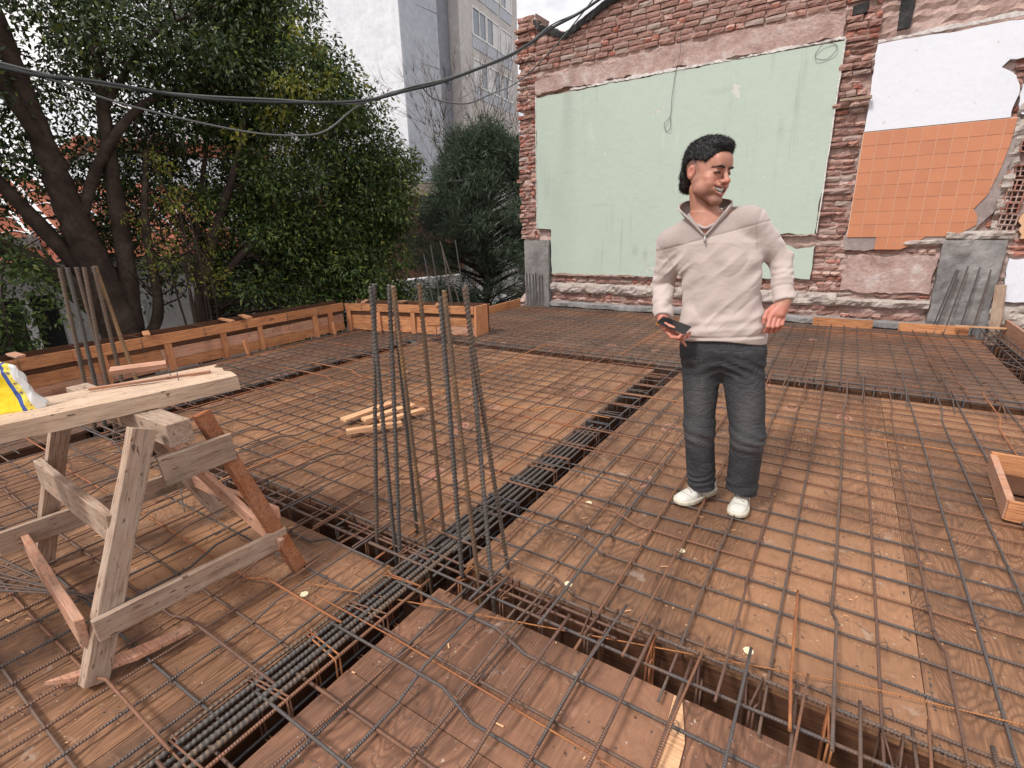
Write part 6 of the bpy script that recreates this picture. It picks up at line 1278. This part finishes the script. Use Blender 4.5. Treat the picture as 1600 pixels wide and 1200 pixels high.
# ---- sneakers
M['shoe'] = NT('shoe_leather', .5, .4); ts_ = M['shoe']; c = ts_.co((1, 1, 1), rnd=False); n_s = ts_.noise(c, 25., 4., .6); M['shoe'] = ts_.done(ts_.mix(n_s, (.52, .50, .45), (.62, .60, .545)), .5, ts_.bump(n_s, .2, .002))
M['sole'] = NT('shoe_sole', .6, .3).done((.55, .50, .40)); M['lace'] = NT('lace', .8).done((.34, .30, .27)); M['stripe'] = NT('shoe_stripe', .5).done((.20, .16, .13)); M['sock'] = NT('sock', .9).done((.66, .65, .63))
def foot_w(y): return np.interp(y, [-.14, -.125, -.09, -.03, .03, .08, .12, .142, .15], [.016, .030, .035, .034, .042, .047, .042, .024, .010])
def foot_c(y): return np.interp(y, [-.14, -.03, .05, .15], [0, .003, .003, -.006])
def shoe(name_lab, toe, heel, side):
    toe = np.array(toe); heel = np.array(heel); ctr = (toe+heel)/2; dr = (toe-heel); dr /= np.linalg.norm(dr); lt = np.array([-dr[1], dr[0]])
    def w(pt): pt = np.asarray(pt, float); o = np.zeros_like(pt); o[..., :2] = ctr+pt[..., :1]*lt*1+pt[..., 1:2]*dr; o[..., 2] = pt[..., 2]; return o
    def inv(p): r = p[..., :2]-ctr; return np.stack([r@lt, r@dr, p[..., 2]], -1)
    def up(p):
        q = inv(p); y = q[..., 1]; W_ = foot_w(y)*.96; top = np.interp(y, [-.14, -.10, -.06, -.02, .03, .07, .11, .14, .152], [.090, .098, .102, .100, .080, .064, .055, .040, .020])
        hgt = np.clip((q[..., 2]-.018)/(top-.018), 0, 1.3); ww = W_*np.sqrt(np.clip(1-np.clip(hgt, 0, 1)**3.2, 0.02, 1)); ww = ww*(1-.20*np.clip(hgt, 0, 1)*(y < .04))
        d = np.maximum((np.abs(q[..., 0]-foot_c(y))-ww)*.75, (q[..., 2]-top)*.7); d = np.maximum(d, .012-q[..., 2]); d = smax(d, np.abs(y+.0)-.147, .012)
        d = d+np.exp(-((y-.082+6*q[..., 0]**2)/.0022)**2)*.0016*(q[..., 2] > .03)+np.exp(-((q[..., 2]-.042-.25*np.clip(-y-.05, 0, 1))/.0018)**2)*.0010*(y < .07)
        return d
    lo = np.append(ctr-.17, .0); hi = np.append(ctr+.17, .12); v, f = surface(up, lo, hi, .0026, slack=2.5)
    s = empty('shoe', (0, 0, 0)); s.parent = person; s.location = (0, 0, 0); s['label'] = name_lab
    pobj('upper', v, f, M['shoe'], parent=s)
    ys = np.concatenate([np.linspace(-.145, .149, 44)]); R1 = [(foot_c(y)+foot_w(y)+.0035, y) for y in ys]; L1 = [(foot_c(y)-foot_w(y)-.0035, y) for y in ys[::-1]]; ol = np.array(R1+L1); m = len(ol)
    sc_ = [(1., .000, -.002), (1., .006, .0), (1., .020, .0015), (1., .0285, -.0005), (1., .030, -.004)]; V = []; ce = ol.mean(0)
    for _, z_, off in sc_: dd = ol-ce; dd = dd/np.linalg.norm(dd, axis=1)[:, None]; V.append(np.column_stack([ol+dd*off, np.full(m, z_)+np.interp(ol[:, 1], [.08, .15], [0, .006])*(z_ < .01)]))
    V = np.concatenate(V); me_f = [(j*m+i, j*m+(i+1) % m, (j+1)*m+(i+1) % m, (j+1)*m+i) for j in range(4) for i in range(m)]
    me = bpy.data.meshes.new('sole'); me.from_pydata([tuple(p) for p in toW(w(V))], [], me_f+[tuple(range(m))[::-1], tuple(range(4*m, 5*m))]); me.polygons.foreach_set('use_smooth', [True]*len(me.polygons)); me.materials.append(M['sole']); me.update(); link('sole', me, None, s)
    # laces, tongue, stripes laid on the upper
    def drop(x, y, off=.001):
        x = np.asarray(x, float); y = np.asarray(y, float); p = np.stack([x, y, np.full(len(x), .13)], 1)
        for _ in range(50): p[:, 2] -= np.maximum(up(w(p)), -.001)*.55
        p[:, 2] += off; return p
    P = []
    for y in (.062, .048, .034, .020, .006): xs = np.linspace(-.020, .020, 7)+.003; P.append((w(drop(xs, y+.006*np.sin((xs-.003)*70), .0022)), .0030))
    for sg in (-1, 1): P.append((w(catmull([(.003, .006, .100), (.003+sg*.020, .012, .104), (.003+sg*.036, .022, .088), (.003+sg*.030, .034, .080), (.003+sg*.012, .016, .098)], 5)), .0021)); P.append((w(catmull([(.003, .006, .100), (.003+sg*.02, .022, .094), (.003+sg*.034, .045, .066)], 5)), .002))
    ptubes('laces', P, M['lace'], 6, s)
    tg = MB(); V = []
    for j in range(6):
        for i in range(5): V.append((.003+(i-2)*.010, -.012+.013*j-.0, .118-.0065*j-.0012*abs(i-2)**2))
    pobj('tongue', w(np.array(V)), [(j*5+i, j*5+i+1, (j+1)*5+i+1, (j+1)*5+i) for j in range(5) for i in range(4)], M['shoe'], parent=s).modifiers.new('s', 'SOLIDIFY').thickness = .005
    P = []
    for sg in (-1, 1):
        for k in range(3):
            y0 = .040-.017*k; z_ = np.linspace(.032, .070, 6); yy = y0-.022*(z_-.032)/.038; q_ = np.stack([np.full(6, .003+sg*.075), yy, z_], 1)
            for _ in range(50): q_[:, 0] -= sg*np.maximum(up(w(q_)), -.001)*.7
            q_[:, 0] += sg*.0006; P.append((w(q_), .0026))
    ptubes('stripes', P, M['stripe'], 4, s)
    xs = np.linspace(-.036, .036, 14); P = [(w(drop(xs+.001, .095-5.5*xs**2, .0004)), .0009)]; ptubes('toe_seam', P, M['stripe'], 4, s)
    return s
shoe('right sneaker, pointing to the lower left', (-.178, -.022), (-.030, .182), 1); shoe('left sneaker, pointing at the camera', (.100, -.052), (.126, .212), -1)
for A_ in (LEG_R, LEG_L): ptubes('sock', [(zz(np.array([(A_[2][0], A_[2][1]+.005, .20), (A_[2][0], A_[2][1], .10)])), .040)], M['sock'], 12)
# phone in the right hand and the pencil like orange thing behind the wrist
M['phone'] = NT('phone_glass', .12, .6).done((.012, .013, .015)); ph = MB(); ph.box((0, 0, 0), (.145, .070, .0085), None, 0); o = ph.build('phone', M['phone'], bevel=.004)
pw = toW(np.array([-.262, -.125, .993])); o.location = (P0[0]+pw[0], P0[1]+pw[1], pw[2]); ex = Vector(toW(np.array([.80, -.22, -.22]))).normalized(); ey = Vector((0, 0, 1)).cross(ex).normalized(); ez = ex.cross(ey); o.rotation_euler = (Matrix((ex, ey, ez)).transposed()@Matrix.Rotation(.30, 3, 'X')).to_euler()
tag(o, 'black phone lying in the right hand of the man', 'phone')
M['orange_pl'] = NT('orange_plastic', .4).done((.85, .33, .03)); c0 = toW(np.array([(-.345, -.06, .985), (-.318, -.085, .982), (-.295, -.1, .983)])); o = link('marker', tubes_mesh('marker', [(c0-c0[1], .010)], M['orange_pl'], 12), None, None, (P0[0]+c0[1][0], P0[1]+c0[1][1], c0[1][2])); tag(o, 'short orange marker sticking out behind the hand with the phone', 'marker')

# ---------------------------------------------------------------- crumpled bag on the planks
def bagf(nu=40, nv=34):
    V = []; A = []
    for j in range(nv+1):
        t = j/nv
        for i in range(nu):
            a = i/nu*2*PI; w = .118*(1-.62*t**1.3)+.01; dth = .045*(1-.7*t)+.008; e = .75
            x = w*np.sign(math.cos(a))*abs(math.cos(a))**e-.045*t+.055*t*t*0; y = dth*np.sign(math.sin(a))*abs(math.sin(a))**e
            z = .215*t+.012*math.sin(a*2+1); n_ = float(vn(np.array([[math.cos(a)*2.2, math.sin(a)*2.2, t*5]]), 3)[0])+.6*float(vn(np.array([[math.cos(a)*5, math.sin(a)*5, t*11]]), 8)[0])
            if t > .8: z -= (t-.8)*.12; x -= (t-.8)*.22*(1)
            V.append((x+n_*.010*math.cos(a), y+n_*.012, z)); A.append((x+.045*t)/w)
    F = [(j*nu+i, j*nu+(i+1) % nu, (j+1)*nu+(i+1) % nu, (j+1)*nu+i) for j in range(nv) for i in range(nu)]+[tuple(range(nu))[::-1], tuple(nv*nu+i for i in range(nu))]; return V, F, A
V, F, A = bagf(); me = mesh('plastic_bag', V, F, None, True)
at_ = me.attributes.new('band', 'FLOAT', 'POINT'); at_.data.foreach_set('value', A)
tb_ = NT('bag_print', .28, .5); ab = tb_.n('ShaderNodeAttribute', attribute_name='band').outputs['Fac']; c = tb_.co((1, 1, 1), rnd=False); wv = tb_.noise(c, 30., 2., .5)
col = tb_.ramp(tb_.math('ADD', ab, tb_.math('MULTIPLY_ADD', wv, .06, -.03)), [(0., (.86, .66, .02)), (.36, (.86, .66, .02)), (.38, (.035, .075, .30)), (.54, (.05, .10, .36)), (.56, (.85, .68, .05)), (.76, (.80, .66, .12)), (.78, (.70, .70, .68)), (1., (.70, .70, .69))])
for e_ in tb_.t.nodes:
    if e_.type == 'VALTORGB': e_.color_ramp.interpolation = 'LINEAR'
dark = tb_.math('MULTIPLY', tb_.math('GREATER_THAN', tb_.noise(c, 75., 1., .4), .60), tb_.math('MULTIPLY', tb_.math('GREATER_THAN', ab, .58), tb_.math('LESS_THAN', ab, .74))); col = tb_.mix(tb_.math('MULTIPLY', dark, .8), col, (.05, .09, .2))
me.materials.append(tb_.done(col, .28, tb_.bump(tb_.noise(c, 18., 3., .5, 1.), .5, .01)))
bag = link('plastic_bag', me, None, None, (-2.47, .485, .858)); bag.scale = (.66, .75, .9); bag.rotation_euler = (0, 0, math.radians(58)); tag(bag, 'crumpled yellow, blue and white plastic bag standing on the planks', 'bag')
